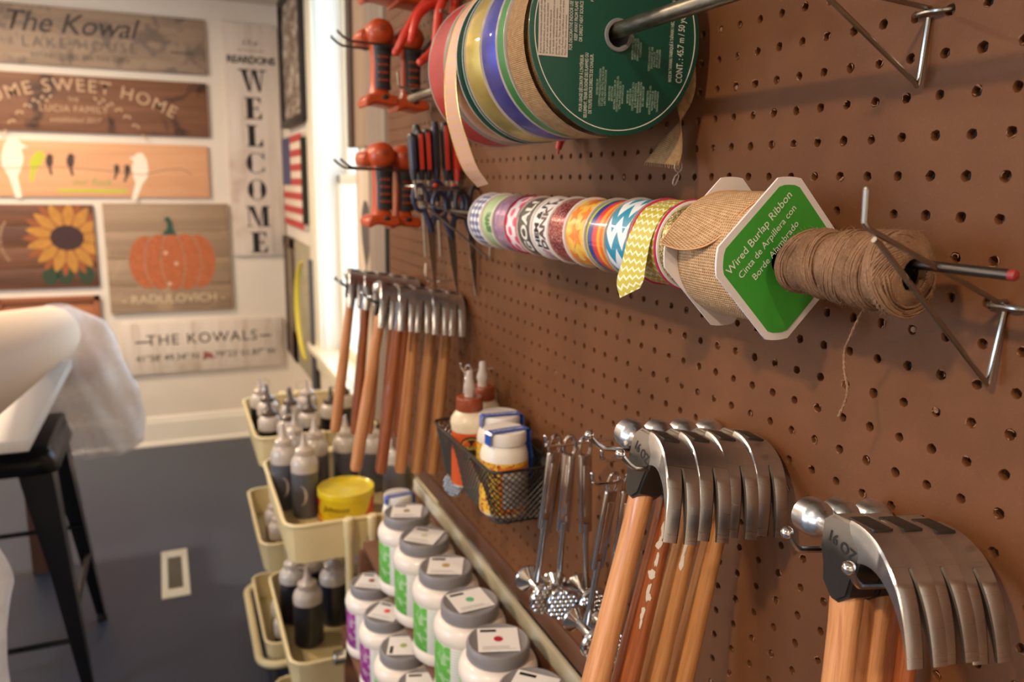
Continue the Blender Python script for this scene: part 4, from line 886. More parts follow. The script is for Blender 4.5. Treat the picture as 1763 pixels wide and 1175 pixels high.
def hook2(label, y, z, L=.14, gap=.0508, rise=.16, r=.0022, ball=.0042, tipup=.012):
    t = thing('double_peg_hook', label, 'hook', (0, y, z))
    b = MB(); b.tube(smooth_pts([(.005, -gap/2, .005), (-.001, -gap/2, 0), (-.004, -gap/2+.006, 0), (-.004, gap/2-.006, 0), (-.001, gap/2, 0), (.005, gap/2, .005)], 4), r, 8); b.build('back_bar', M['wire'], t)
    for s in (-1, 1):
        y_ = s*gap/2; b = MB(); pts = smooth_pts([(-.003, y_, 0), (-L*.3, y_, rise*L*.3), (-L*.82, y_, rise*L*.82), (-L*.92, y_, rise*L*.92+.002), (-L, y_, rise*L+tipup)], 4)
        b.tube(pts, r, 8); b.build('prong', M['wire'], t); MB().ball(pts[-1], ball, 14).build('ball_tip', M['chrome'], t)
    return t
HB = 1.2555
hook2('chrome double hook with ball tips holding four hammers in the centre', .2095, HB+.003, .142)
hook2('dark double hook with ball tips holding the three hammers at lower right', .0145, 1.2545, .104)
H1 = hammer('claw hammer with pale ash handle, leftmost of the four in the centre', handle=0)
def place(h, x, y, z, yaw, lean=LEAN, roll=0, sc=.9): h.location = (x, y, z); h.scale = (sc, sc, sc); h.rotation_mode = 'ZYX' if False else 'XYZ'; h.rotation_euler = (Matrix.Rotation(yaw, 3, 'Z') @ Matrix.Rotation(lean, 3, 'Y') @ Matrix.Rotation(roll, 3, 'X')).to_euler()
YAW = -math.radians(9)
def swap_handle(h, k, hl=None):
    for c in h.children:
        if c.name.startswith('handle'): c.data = c.data.copy(); c.data.materials[0] = M['tan_h'][k]
base_z = lambda x, z0: z0+.16*(-x)
hs = [H1]
for lab in ('claw hammer with red-oak handle smeared with white paint, second of the four in the centre', 'claw hammer with golden figured handle, third of the four in the centre', 'claw hammer nearest the board of the four in the centre'):
    hs.append(dup(H1, lab, (0, 0, 0)))
for i, h in enumerate(hs):
    x = -.105+.0285*i; place(h, x, .2000+(.0, -.001, .001, .0)[i], 1.2692-.0030*i, -.146, .215-.008*i, -.025)
    h['group'] = 'claw hammers on the centre hook'
swap_handle(hs[1], 1); swap_handle(hs[2], 2); swap_handle(hs[3], 2)
# white paint on handles
pm = mat('white_paint_smear', rgb(216, 210, 204), .6, nz=.05)
def hsec(z):
    S_ = [(-.018, .0098, .0130), (-.030, .0100, .0135), (-.05, .0095, .0128), (-.09, .0096, .0130), (-.14, .0104, .0142), (-.20, .0112, .0154), (-.26, .0116, .0160)]
    for (z0, a0, c0), (z1, a1, c1) in zip(S_, S_[1:]):
        if z1 <= z <= z0: f = (z0-z)/(z0-z1); return a0+(a1-a0)*f+.0011, c0+(c1-c0)*f+.0011
    return .0127, .0171
def smear(h, spots, seed):
    rn = random.Random(seed); b = MB()
    for z, q, a_, l_ in spots:
        a_ *= 1.35; l_ *= 1.2
        n = 14; pts = []
        for k in range(n):
            th = 2*PI*k/n; rr = rn.uniform(.55, 1.1); zz_ = z+l_*rr*math.sin(th); qq = q+a_*rr*math.cos(th)
            a0, c0 = hsec(zz_); pts.append((a0*math.cos(qq), c0*math.sin(qq), zz_))
        c = Vector((0, 0, 0))
        for p in pts: c += Vector(p)
        c /= n; a0, c0 = hsec(z); c = Vector(((a0+.0002)*math.cos(q), (c0+.0002)*math.sin(q), z))
        b.add([c]+pts, [(0, k+1, (k+1) % n+1) for k in range(n)])
    b.build('paint_smear', pm, h)
smear(hs[1], [(-.055, 4.15, .16, .010), (-.070, 4.1, .22, .006), (-.084, 4.2, .12, .008), (-.1, 4.1, .28, .004), (-.117, 4.15, .13, .009), (-.122, 4.3, .2, .003), (-.138, 4.1, .12, .006), (-.148, 4.15, .08, .006)], 1)
smear(hs[2], [(-.058, 4.2, .10, .014), (-.075, 4.1, .12, .012), (-.09, 4.15, .16, .008)], 2)
smear(hs[0], [(-.10, 5.6, .06, .02), (-.13, 5.7, .05, .02)], 3)
for i, lab in enumerate(('claw hammer stamped 16 OZ, leftmost of the three at lower right', 'claw hammer in the middle of the three at lower right', 'claw hammer nearest the board of the three at lower right')):
    h = dup(hs[3], lab, (0, 0, 0), group='claw hammers on the lower right hook'); x = -.075+.0264*i
    place(h, x, .0138+(0, .001, -.002)[i], 1.2682-.0045*i, -.165+math.radians((0, 1, -1)[i]), .055, -.069, .842); swap_handle(h, (0, 0, 1)[i])
hook2('double hook carrying the front row of far hammers', .9652, 1.276, .165)
hook2('double hook carrying the back row of far hammers', 1.2065, 1.273, .165)
place_lab = ('first', 'second', 'third', 'fourth', 'fifth')
for i in range(5):
    h = dup(hs[3], 'claw hammer in the front far row below the scissors, %s from the left' % place_lab[i], (0, 0, 0), group='hammers in the front far row'); x = -.137+.029*i
    place(h, x, .962+(.004, -.004, .002, -.002, 0)[i], base_z(x, 1.279), YAW*.6, math.radians((10, 7.5, 6, 6, 6)[i])); swap_handle(h, (0, 1, 0, 2, 2)[i])
for i in range(5):
    h = dup(hs[3], 'claw hammer in the back far row beside the window light, %s from the left' % place_lab[i], (0, 0, 0), group='hammers in the back far row'); x = -.137+.028*i
    place(h, x, 1.206+(.004, -.004, .002, -.002, 0)[i], base_z(x, 1.276), YAW*.6, math.radians((8, 6, 6, 5, 5)[i])); swap_handle(h, (0, 1, 0, 1, 1)[i])
# ------------------------------------------------------------------ orange drills on long hooks
OR = mat('orange_housing', rgb(184, 70, 26), .38, coat=.1, nz=.03); ORD = mat('orange_badge', rgb(150, 58, 28), .45); RB = mat('black_rubber', rgb(38, 36, 40), .6, nz=.1, nscale=200)
def drill(label):
    t = thing('cordless_drill', label, 'drill', group='orange cordless drills on the long hooks')
    MB().lathe([(.0001, -.027), (.009, -.0262), (.017, -.0225), (.0225, -.015), (.0248, -.004), (.0248, .030), (.022, .050), (.019, .072), (.0001, .074)], ax='y', n=36).build('motor_housing', OR, t)
    MB().lathe([(.0001, .118), (.008, .118), (.0135, .112), (.015, .095), (.0165, .074), (.0001, .074)], ax='y', n=24).build('chuck', RB, t)
    MB().lathe([(.0001, -.0005), (.010, .001), (.0135, .007), (.0145, .02), (.0145, .05), (.0001, .055)], o=(-.0235, 0, -.006), ax='y', n=24).build('side_pod', OR, t)
    MB().bbox((-.006, -.0275, .000), (.007, -.0262, .011), .0006).build('badge', ORD, t)
    def loft(secs, nm, m, n=20):
        b = MB(); vs = []
        for z, cx, cy, a, c in secs:
            for k in range(n): q = 2*PI*k/n; vs.append((cx+a*math.copysign(abs(math.cos(q))**.7, math.cos(q)), cy+c*math.copysign(abs(math.sin(q))**.7, math.sin(q)), z))
        N = len(secs); b.add(vs, [(i*n+k, i*n+(k+1) % n, (i+1)*n+(k+1) % n, (i+1)*n+k) for i in range(N-1) for k in range(n)]+[tuple(range(n)), tuple((N-1)*n+k for k in range(n))]); return b.build(nm, m, t, ang=50)
    loft([(-.012, 0, .004, .019, .020), (-.028, -.002, .004, .0145, .0185), (-.045, -.002, .003, .0135, .0175), (-.085, -.003, .004, .0137, .018), (-.097, -.002, .003, .0160, .020), (-.107, -.002, .002, .019, .025)], 'handle_core', OR)
    loft([(-.020, .0025, -.003, .0170, .0180), (-.050, .0025, -.004, .0148, .0170), (-.084, .002, -.003, .0148, .0170), (-.0960, .002, -.003, .0160, .0170)], 'rubber_grip', RB)
    b = MB()
    for i in range(4): b.bbox((-.0075, -.0220, -.0440-.0130*i), (.0105, -.0175, -.0400-.0130*i), .001)
    b.build('grip_ribs', ORD, t)
    b = MB(); poly = [(-.026, -.105), (.024, -.107), (.027, -.122), (.018, -.126), (-.018, -.122), (-.032, -.129), (-.036, -.116)]
    b.prism(poly, -.034, .034, lambda u, v, d: (u, d, v)); o = b.build('battery_foot', OR, t)
    md = o.modifiers.new('bevel', 'BEVEL'); md.width = .004; md.segments = 2
    MB().ball((.001, -.0335, -.111), .0055, 12, sc=(1.2, .5, .8)).build('foot_socket', RB, t)
    return t
def long_hook(label, z, tipy=0):
    t = thing('long_double_hook', label, 'hook', (0, 1.113, z))
    for s in (-1, 1):
        y = s*.0254*1.15; b = MB(); pts = smooth_pts([(.004, y, .004), (-.003, y, 0), (-.09, y, .006), (-.150, y, .008), (-.165, y, .012), (-.178, y, .022)], 5)
        b.tube(pts, .0021, 8); b.build('prong', M['wire_dark'], t); MB().ball(pts[-1], .0031, 10).build('tip', M['chrome'], t)
    MB().tube([(-.0045, -.029, 0), (-.0045, .029, 0)], .0021, 8).build('cross_bar', M['wire_dark'], t)
d0 = drill('orange and black cordless drill at left of the middle row, above the far hammers')
d0.location = (-.0975, 1.118, 1.7575); long_hook('long dark wire hook carrying the upper pair of orange drills', 1.727)
dup(d0, 'orange and black cordless drill partly behind the red plier handles', (-.042, 1.120, 1.752))
dup(d0, 'orange and black cordless drill at left of the lower pair', (-.0975, 1.118, 1.5465)); dup(d0, 'orange and black cordless drill at right of the lower pair', (-.0525, 1.135, 1.543))
long_hook('long dark wire hook carrying the lower pair of orange drills', 1.5155)
dup(d0, 'orange cordless drill cut off by the top edge, left one', (-.094, 1.118, 1.935)); dup(d0, 'orange cordless drill cut off by the top edge, right one', (-.040, 1.122, 1.932))
long_hook('long dark wire hook at the top edge above the drills', 1.905)
# ------------------------------------------------------------------ red pliers
RH = mat('red_dipped_grip', rgb(206, 52, 34), .35, coat=.3)
def pliers(label, h1, h2, head, r=.0068):
    o = Vector(head); t = thing('pliers', label, 'pliers', o)
    for pts in (h1, h2):
        P = [Vector(p)-o for p in smooth_pts(pts, 6)]; n = len(P); MB().tube(P, [r*(.75+.35*math.sin(PI*min(1, (i+1.5)/n)*.9)) for i in range(n)], 12).build('handle', RH, t)
        MB().ball(P[-1], r*.93, 12).build('grip_end', RH, t)
    b = MB(); b.bbox((-.014, -.008, .0), (.014, .008, .035), .004); b.prism([(-.012, .03), (.012, .03), (.005, .085), (-.005, .085)], -.005, .005, lambda u, v, d: (u, d, v)); b.build('jaws', M['cheek'], t)
    MB().lathe([(.0001, -.0095), (.0065, -.009), (.0065, .009), (.0001, .0095)], o=(0, 0, .012), ax='y', n=16).build('pivot', M['wire'], t)
pliers('red-handled pliers with long curved grips in front of the upper right drill', [(-.018, 1.03, 1.850), (-.030, 1.02, 1.812), (-.058, 1.01, 1.778), (-.082, 1.0, 1.742), (-.100, 1.0, 1.709)], [(-.012, 1.03, 1.850), (-.022, 1.01, 1.80), (-.045, 1.0, 1.785), (-.066, .99, 1.765), (-.078, .985, 1.728)], (-.015, 1.03, 1.850))
pliers('red-handled pliers hanging against the large red ribbon spool', [(-.006, .97, 1.85), (-.018, .965, 1.81), (-.037, .96, 1.775), (-.044, .955, 1.735), (-.050, .95, 1.712), (-.076, .94, 1.688)], [(-.002, .97, 1.85), (-.004, .97, 1.82), (-.011, .965, 1.78), (-.018, .96, 1.75), (-.022, .955, 1.72)], (-.009, .972, 1.85))
t = thing('wire_hook', 'small pale wire hook ends beside the red plier handles', 'hook', (0, .95, 1.79)); b = MB()
for z in (0, -.025, -.05): b.tube([(.004, .0, z), (-.03, -.006, z), (-.040, -.006, z+.004)], .0018, 8); b.ball((-.040, -.006, z+.004), .0028, 8)
b.build('prongs', M['wire'], t)
t = thing('red_clip', 'small red plastic clip showing below the blue and burlap spools', 'clip', (-.012, .553, 1.552)); b = MB(); b.tube([(.012, 0, .012), (-.004, 0, .006), (-.008, 0, -.010)], [.006, .0065, .0035], 10); b.build('clip', RH, t); MB().tube([(-.008, 0, -.010), (-.0085, 0, -.0155)], .0018, 6).build('tip', RH, t)
# ------------------------------------------------------------------ screwdrivers in a wire rack
NV = mat('navy_grip', rgb(40, 44, 72), .4, coat=.2); BK = mat('black_grip', rgb(34, 32, 38), .45, coat=.2)
t = thing('wire_tool_rack', 'small wire ring rack holding the red and navy handled screwdrivers', 'rack', (0, .95, 1.492)); b = MB()
for y in (-.028, .028): b.tube([(.004, y*.4, 0), (-.01, y, 0), (-.092, y, .002)], .002, 8)
b.tube([(-.092, -.028, .002), (-.098, 0, .002), (-.092, .028, .002)], .002, 8)
for x in (-.018, -.034, -.050, -.066, -.082): b.tube([(x, -.028, .001), (x, .028, .001)], .0016, 6)
for y in (-.010, .010): b.tube([(-.006, y, .001), (-.095, y, .001)], .0014, 6)
b.build('wire_frame', M['wire'], t)
for x in (-.026, -.058): MB().ball((x, -.029, .004), .0042, 12).build('red_bead', RH, t)
def sdriver(label, x, y, m, ln, zt):
    t = thing('screwdriver', label, 'screwdriver', (x, y, 1.503), (0, math.radians(-3), 0), 'screwdrivers in the wire rack'); h = zt-1.503
    b = MB(); b.lathe([(.0001, 0), (.0045, .001), (.0052, .008), (.0068, .02), (.0074, h-.015), (.0066, h-.004), (.0045, h), (.0001, h)], n=12, sx=1.0, sy=1.35); b.build('handle', m[0], t)
    for s in (-1, 1): MB().bbox((s*.0016-.0018, -.0116, .018), (s*.0016+.0018, -.0085, h-.006), .0006).build('grip_inlay', m[1], t)
    MB().tube([(0, 0, .002), (0, 0, -.02-ln)], .0021, 8).build('shaft', M['wire'], t); MB().tube([(0, 0, -.022), (0, 0, -.034)], .0034, 8).build('collar', m[0], t)
for i, (x, y, m, ln, zt, lb) in enumerate(((-.087, .944, (BK, NV), .02, 1.578, 'navy screwdriver handle at the left end of the wire rack'), (-.074, .946, (BK, RH), .105, 1.583, 'red screwdriver handle second from left in the wire rack'), (-.061, .948, (BK, RH), .03, 1.586, 'red screwdriver handle third from left in the wire rack'),
        (-.047, .948, (NV, BK), .105, 1.590, 'dark navy screwdriver handle in the middle of the wire rack'), (-.030, .946, (BK, RH), .03, 1.598, 'bright red screwdriver handle second from right in the wire rack'), (-.012, .945, (RH, RH), .03, 1.594, 'bright red handle at the right end of the wire rack, by the ribbon tail'))):
    sdriver(lb, x, y, m, ln, zt)
for i, (x, y, zt) in enumerate(((-.070, .972, 1.594), (-.038, .972, 1.600), (-.012, .972, 1.604))): sdriver(('black screwdriver handle behind the two narrow red handles', 'black screwdriver handle behind the middle of the wire rack', 'tallest black screwdriver handle, by the ribbon tail behind the rack')[i], x, y, (BK, BK), .03, zt)
# scissors
def scissors(label, x, y, z, rot, m):
    t = thing('scissors', label, 'scissors', (x, y, z), rot)
    for s in (-1, 1):
        c = (s*.0155, 0, .052); rg = [(c[0]+.0135*math.cos(a)*(1 if s > 0 else .9), 0, c[2]+(.024 if s > 0 else .021)*math.sin(a)) for a in [i*2*PI/22 for i in range(22)]]
        MB().tube(rg, .0038, 8, True).build('finger_loop', m, t)
        MB().tube([(s*.010, 0, .031), (s*.004, s*.001, .012), (-s*.001, s*.001, -.006)], [.0048, .0055, .004], 8).build('shank', m, t)
        b = MB(); b.prism([(-.0005*s, .005), (s*.0078, .001), (s*.0062, -.045), (s*.0020, -.098), (0, -.1)], s*.0012, s*.0001, lambda u, v, d: (u, d, v)); b.build('blade', M['wire'], t, ang=20)
    MB().lathe([(.0001, -.003), (.0032, -.0028), (.0034, .0025), (.0001, .003)], o=(0, 0, -.004), ax='y', n=14).build('pivot_screw', M['chrome'], t)
scissors('navy-handled scissors with blades pointing down, middle pair below the screwdrivers', -.036, .905, 1.415, (0, math.radians(-7), math.radians(12)), NV)
scissors('black-handled scissors hanging nearer the board beside the gingham spool', -.013, .872, 1.418, (0, math.radians(-6), math.radians(20)), BK)
scissors('small navy scissors hanging out from the board, leftmost of the three pairs', -.064, .925, 1.425, (0, math.radians(-4), math.radians(5)), NV)
t = thing('wire_hook', 'thin wire peg holding the scissors under the screwdriver rack', 'hook', (0, .90, 1.488)); MB().tube([(.004, 0, .004), (-.002, 0, 0), (-.075, 0, .002), (-.082, 0, .01)], .0019, 8).build('prong', M['wire'], t)
t = thing('wire_hook', 'thin upright wire hook above the front far hammers', 'hook', (0, .985, 1.333)); MB().tube(smooth_pts([(.004, 0, .004), (-.002, 0, 0), (-.045, 0, 0), (-.055, 0, .008), (-.055, 0, .030)], 5), .0022, 8).build('prong', M['chrome'], t)

# ------------------------------------------------------------------ black wire mesh basket
BX0, BX1, BY0, BY1, BZ0, BZ1 = -.102, -.008, .553, .800, 1.062, 1.138
t = thing('wire_basket', 'small black wire-mesh basket on the board holding glue bottles and white jars', 'basket', ((BX0+BX1)/2, (BY0+BY1)/2, BZ0)); off = Vector(t.location)
wb = mat('black_coated_wire', rgb(26, 25, 26), .4, coat=.2)
def rr(s, x0, x1, y0, y1, r):
    a, c = x1-x0-2*r, y1-y0-2*r; q = PI*r/2; per = 2*(a+c)+4*q; d = (s % 1)*per
    for L, f in ((a, lambda d: (x0+r+d, y0)), (q, lambda d: (x1-r+r*math.sin(d/r), y0+r-r*math.cos(d/r))), (c, lambda d: (x1, y0+r+d)), (q, lambda d: (x1-r+r*math.cos(d/r), y1-r+r*math.sin(d/r))), (a, lambda d: (x1-r-d, y1)),
                 (q, lambda d: (x0+r-r*math.sin(d/r), y1-r+r*math.cos(d/r))), (c, lambda d: (x0, y1-r-d)), (q, lambda d: (x0+r-r*math.cos(d/r), y0+r-r*math.sin(d/r)))):
        if d <= L: return f(d)
        d -= L
    return (x0+r, y0)
def bpt(s, h):
    i = .013*(1-h); x, y = rr(s, BX0+i, BX1-i*.3, BY0+i, BY1-i, .014); return Vector((x, y, BZ0+(BZ1+(.012 if False else 0)-BZ0)*h))-off
for h, nm, r in ((1, 'rim', .0022), (0, 'base_ring', .0016)): MB().tube([bpt(i/96, h) for i in range(96)], r, 8, True).build(nm, wb, t)
b = MB(); N = 68
for i in range(N):
    for d in (-1, 1): b.tube([bpt(i/N+d*h/6*.125, h/6) for h in range(7)], .00085, 4, caps=False)
x0, x1, y0, y1 = BX0+.013, BX1-.004, BY0+.013, BY1-.013; k = 0
s = x0-(y1-y0)
while s < x1:
    a = max(s, x0); e = min(s+(y1-y0), x1); b.tube([Vector((a, y0+(a-s), BZ0))-off, Vector((e, y0+(e-s), BZ0))-off], .0006, 4, caps=False); b.tube([Vector((a, y1-(a-s), BZ0))-off, Vector((e, y1-(e-s), BZ0))-off], .0006, 4, caps=False); s += .0075
b.build('wire_mesh', wb, t)['kind'] = 'stuff'
for y in (.60, .72): MB().tube([Vector((-.010, y, BZ1))-off, Vector((-.006, y, BZ1+.012))-off, Vector((.004, y, BZ1+.016))-off], .0022, 8).build('hanging_hook', wb, t)
# glue bottles
cream_pl = mat('cream_plastic', rgb(226, 212, 186), .4, coat=.2); capm = mat('rust_cap', rgb(146, 68, 34), .38, coat=.2); oran = mat('orange_label', rgb(206, 88, 34), .45); noz = mat('frosted_nozzle', rgb(206, 196, 190), .25, coat=.3, trans=.2)
blk_lab = mat('black_label_print', rgb(30, 26, 24), .5); yl = mat('yellow_label_letters', rgb(206, 186, 84), .5)
def glue(label, x, y, z, rz):
    t = thing('glue_bottle', label, 'bottle', (x, y, z), (0, 0, rz), 'glue bottles in the wire basket')
    MB().lathe([(.0001, 0), (.023, 0), (.0255, .003), (.0255, .078), (.0262, .086), (.0280, .095), (.0270, .101), (.022, .109), (.0165, .114), (.0165, .116)], n=36).build('body', cream_pl, t)
    MB().lathe([(.0258, .004), (.0260, .005), (.0260, .086), (.0266, .0895), (.0264, .0900)], n=36).build('label', oran, t)
    b = MB(); n = 40; b.lathe([(.0001, .113), (.0188, .113), (.0196, .1145), (.0190, .1305), (.0178, .133), (.0001, .1335)], n=n)
    for k in range(28): a = 2*PI*k/28; b.tube([(.0193*math.cos(a), .0193*math.sin(a), .115), (.0189*math.cos(a), .0189*math.sin(a), .130)], .0007, 4)
    b.build('cap', capm, t); MB().lathe([(.0078, .1335), (.0072, .140), (.0092, .146), (.0084, .150), (.0056, .160), (.0050, .170), (.0042, .1715), (.0001, .1715)], n=20).build('nozzle', noz, t)
    w = lambda cx, cz, r=.0263: (lambda u, v: (r*math.sin((cx+u)/r), -r*math.cos((cx+u)/r), cz+v))
    f = w(-.010, .060); flat([], blk_lab, t, f) if False else None
    b = MB(); f = w(-.006, .066); g = w(-.006, .066, .02640); b.add([f(0, 0)]+[f(.0165*math.cos(q), .0135*math.sin(q)) for q in [i*2*PI/24 for i in range(24)]], [(0, k+1, (k+1) % 24+1) for k in range(24)]); b.build('emblem', blk_lab, t)
    b = MB(); b.add([g(.0130*math.cos(q), .0105*math.sin(q)) for q in [PI*i/14 for i in range(15)]]+[g(.0120*math.cos(q), .0095*math.sin(q)) for q in [PI*i/14 for i in range(15)]], [(k, k+1, k+16, k+15) for k in range(14)]); b.build('emblem_arc', yl, t)
    b = MB(); b.add([g(-.017+.034*i/8, .0015-.007+(.0) ) for i in range(9)]+[g(-.017+.034*i/8, .0065-.007) for i in range(9)], [(i, i+1, i+10, i+9) for i in range(8)]); b.build('emblem_band', yl, t)
    text('GORILLA', .0068, blk_lab, t, (0, 0, 0), UP, LF, warp=(lambda x, y: w(-.006, .0635, .02655)(x, y)), bold=.03)
    b = MB(); b.add([f(-.012+.024*i/8, -.022) for i in range(9)]+[f(-.012+.024*i/8, -.012) for i in range(9)], [(i, i+1, i+10, i+9) for i in range(8)]); b.build('label_patch', blk_lab, t)
    text('WOOD GLUE', .0042, mat('light_label_letters', rgb(206, 170, 140), .5), t, (0, 0, 0), UP, LF, warp=(lambda x, y: w(-.006, .0495, .0265)(x, y)), bold=.02)
    return t
glue('brown-capped glue bottle with orange label at the near left in the basket', -.0735, .713, BZ0+.0015, math.radians(0)); glue('brown-capped glue bottle with orange label behind, close to the board', -.0345, .762, BZ0+.0015, math.radians(25))
# white jars with blue sealing tape
jl = mat('white_lid', rgb(232, 228, 224), .4, coat=.1); blue = mat('blue_sealing_tape', rgb(40, 84, 176), .35, coat=.3)
def podge_label():
    t = NT('yellow_bordered_label'); v = t.coord(); x = t.xyz(v); n = t.noise(t.coord(scale=(1, 1, 3)), 900, 2)
    z = x[2]; c = t.mix(t.math('MULTIPLY', t.step(n, .45, .6), .5), rgb(190, 184, 180), rgb(130, 124, 124))
    ang = t.math('ARCTAN2', x[0], t.math('MULTIPLY', x[1], -1)); inside = t.math('MULTIPLY', t.math('GREATER_THAN', ang, -.55), t.math('MULTIPLY', t.math('GREATER_THAN', z, .014), t.math('LESS_THAN', z, .068)))
    rim = t.math('MULTIPLY', t.math('GREATER_THAN', ang, -.66), t.math('MULTIPLY', t.math('GREATER_THAN', z, .010), t.math('LESS_THAN', z, .072)))
    n3 = t.noise(t.coord(), 160, 3); side = t.ramp(n3, [(.40, rgb(224, 176, 40)), (.5, rgb(236, 206, 80)), (.58, rgb(196, 60, 36)), (.68, rgb(60, 44, 60))])
    border = t.mix(t.math('GREATER_THAN', z, .073), rgb(226, 120, 30), rgb(236, 196, 40))
    c2 = t.mix(rim, side, border); c2 = t.mix(inside, c2, c); t.col(c2); t.set(Roughness=.4); return t.m
pl = podge_label()
def podge(label, x, y, z, rz, k=1.0):
    t = thing('craft_glue_jar', label, 'jar', (x, y, z), (0, 0, rz), 'white jars with blue sealing tape')
    MB().lathe([(.0001, 0), (.029, 0), (.0325, .004), (.0325, .082), (.0300, .092), (.0262, .098), (.0262, .101)], n=40).build('body', mat('white_jar_plastic', rgb(236, 230, 220), .35, coat=.2), t)
    MB().lathe([(.0327, .005), (.0329, .006), (.0329, .076), (.0327, .077)], n=40).build('label', pl, t)
    MB().lathe([(.0272, .0985), (.0292, .099), (.0296, .101), (.0296, .1135), (.0285, .1158), (.0001, .1165)], n=40).build('lid', jl, t)
    n = 12; P = []
    for u in [i/24 for i in range(25)]:
        x_ = -.0302+.0604*u; P.append((x_, .1173 if abs(x_) < .0285 else .1145))
    path = [(-.0306, .085), (-.0303, .105)]+P+[(.0303, .105), (.0310, .090), (.0336, .078), (.0336, .045)]
    path = [(-.0302, .100)]+P+[(.0303, .105), (.0310, .092), (.0334, .080), (.0336, .045)]
    b = MB(); b.grid([[(px, yy-.010, pz) for yy in (-.0085, .0085)] for px, pz in path]); b.build('sealing_tape', blue, t, smooth=False, solid=.0003)
    text('to Prevent Leak', .0085, jl, t, (-.001, -.0105, .1182), (1, 0, 0), (0, 1, 0), bold=.015, cx=.85)
    return t
podge('white craft glue jar with blue tape over the lid, front jar in the basket', -.0640, .603, BZ0+.0015, math.radians(6)); podge('white craft glue jar with blue tape, behind the front jar by the board', -.0425, .6725, BZ0+.0015, math.radians(-6))

# ------------------------------------------------------------------ chrome texturing mallets
M['chrome_dull'] = mat('worn_chrome', rgb(205, 203, 202), .14, 1, nz=.06, nscale=60)
def mallet(label):
    t = thing('chrome_mallet', label, 'mallet', group='chrome two-headed mallets on the board'); m = M['chrome_dull']
    MB().tube([(.0066*math.cos(a), 0, -.010+.0120*math.sin(a)) for a in [i*2*PI/20 for i in range(20)]], .0021, 8, True).build('hanging_loop', m, t)
    b = MB(); b.bbox((-.0078, -.0028, -.112), (.0078, .0028, -.018), .0022, seg=3); b.build('grip', m, t)
    MB().bbox((-.0040, -.0034, -.092), (.0040, .0034, -.030), .0012).build('grip_inlay', M['chrome'], t)
    MB().tube([(0, 0, -.10), (0, 0, -.12), (0, 0, -.165), (0, 0, -.180)], [.0048, .0036, .0034, .0050], 12).build('neck', m, t)
    b = MB(); b.lathe([(.0001, .0275), (.008, .0272), (.0145, .0245), (.0165, .0205), (.0160, .0185), (.011, .0150), (.0055, .0110), (.0048, 0), (.0055, -.010), (.0105, -.0145), (.0175, -.0175), (.0195, -.0195), (.0197, -.0235), (.0188, -.0250), (.0001, -.0250)], o=(0, 0, -.190), ax='y', n=36); b.build('double_head', m, t)
    b = MB(); s = .0060
    for i in range(-4, 5):
        for j in range(-4, 5):
            x = (i+.5*(j % 2))*s; z = j*s*.87
            if x*x+z*z < .0168**2: b.lathe([(.0030, 0), (.0025, -.0014), (.0014, -.0025), (.0001, -.0028)], o=(x, -.0250, -.190+z), ax='y', n=6)
    b.build('textured_face', m, t, ang=25); return t
m0 = mallet('chrome mallet leftmost of the hanging three, below the jars'); 
def tilt(o, loc, rx, ry, rz): o.location = loc; o.rotation_euler = (Matrix.Rotation(math.radians(ry), 3, 'Y') @ Matrix.Rotation(math.radians(rx), 3, 'X') @ Matrix.Rotation(math.radians(rz), 3, 'Z')).to_euler(); return o
tilt(m0, (-.087, .405, 1.2325), 7, 2.5, 4)
tilt(dup(m0, 'chrome mallet in the middle of the hanging three, round textured face toward the room', (0, 0, 0)), (-.069, .405, 1.229), 3, 1.5, -12)
tilt(dup(m0, 'chrome mallet at right of the hanging three', (0, 0, 0)), (-.051, .405, 1.226), 0, -2.5, -4)
tilt(dup(m0, 'chrome mallet hanging just behind the leftmost centre hammer handle, left one', (0, 0, 0)), (-.060, .325, 1.214), 9, 3, 6)
tilt(dup(m0, 'chrome mallet hanging just behind the leftmost centre hammer handle, right one', (0, 0, 0)), (-.042, .323, 1.212), 6, 2, -8)
tilt(dup(m0, 'chrome mallet with its textured disc showing left of the wire basket', (0, 0, 0)), (-.040, .808, 1.217), 0, 3, -58)
def jhook(label, y, z, L, up=.012):
    t = thing('peg_hook', label, 'hook', (0, y, z)); P = smooth_pts([(.004, 0, .004), (-.002, 0, 0), (-.02, 0, -.001), (-L, 0, 0), (-L-.006, 0, .004), (-L-.008, 0, up)], 5); MB().tube(P, .0019, 8).build('prong', M['chrome'], t); MB().ball(P[-1], .0024, 10).build('tip', M['chrome'], t)
jhook('chrome peg hook through the loops of the three mallets', .405, 1.2225, .092); jhook('chrome peg hook carrying the mallets behind the hammer handle', .325, 1.2065, .078); jhook('short chrome peg hook beside the hanging mallets', .381, 1.2065, .035); jhook('chrome peg hook behind the wire basket', .808, 1.2105, .045)

# ------------------------------------------------------------------ stepped shelf with stacked jars
t = thing('stepped_shelf', 'brown wooden two-step shelf under the pegboard loaded with white jars', 'shelf', (-.09, .70, 0))
sw = wood('shelf_wood', rgb(80, 50, 34), rgb(104, 66, 46), rgb(122, 80, 56), .5, .3, 1)
ox, oy = .09, -.70
MB().bbox((-.128+ox, .02+oy, .740), (-.012+ox, 1.21+oy, .755), .002).build('upper_board', sw, t)
MB().bbox((-.176+ox, .02+oy, .545), (-.012+ox, 1.225+oy, .560), .002).build('lower_board', sw, t)
MB().bbox((-.012+ox, .02+oy, .545), (-.006+ox, 1.225+oy, .848), .001).build('back_panel', sw, t)
MB().bbox((-.012+ox, .02+oy, .848), (-.004+ox, 1.225+oy, .873), .001).build('top_strip', mat('pale_sage_paint', rgb(190, 184, 164), .6), t)
for y in (.02, 1.195): MB().bbox((-.138+ox, y+oy, .560), (-.013+ox, y+.015+oy, .740), .0015).build('riser', sw, t)
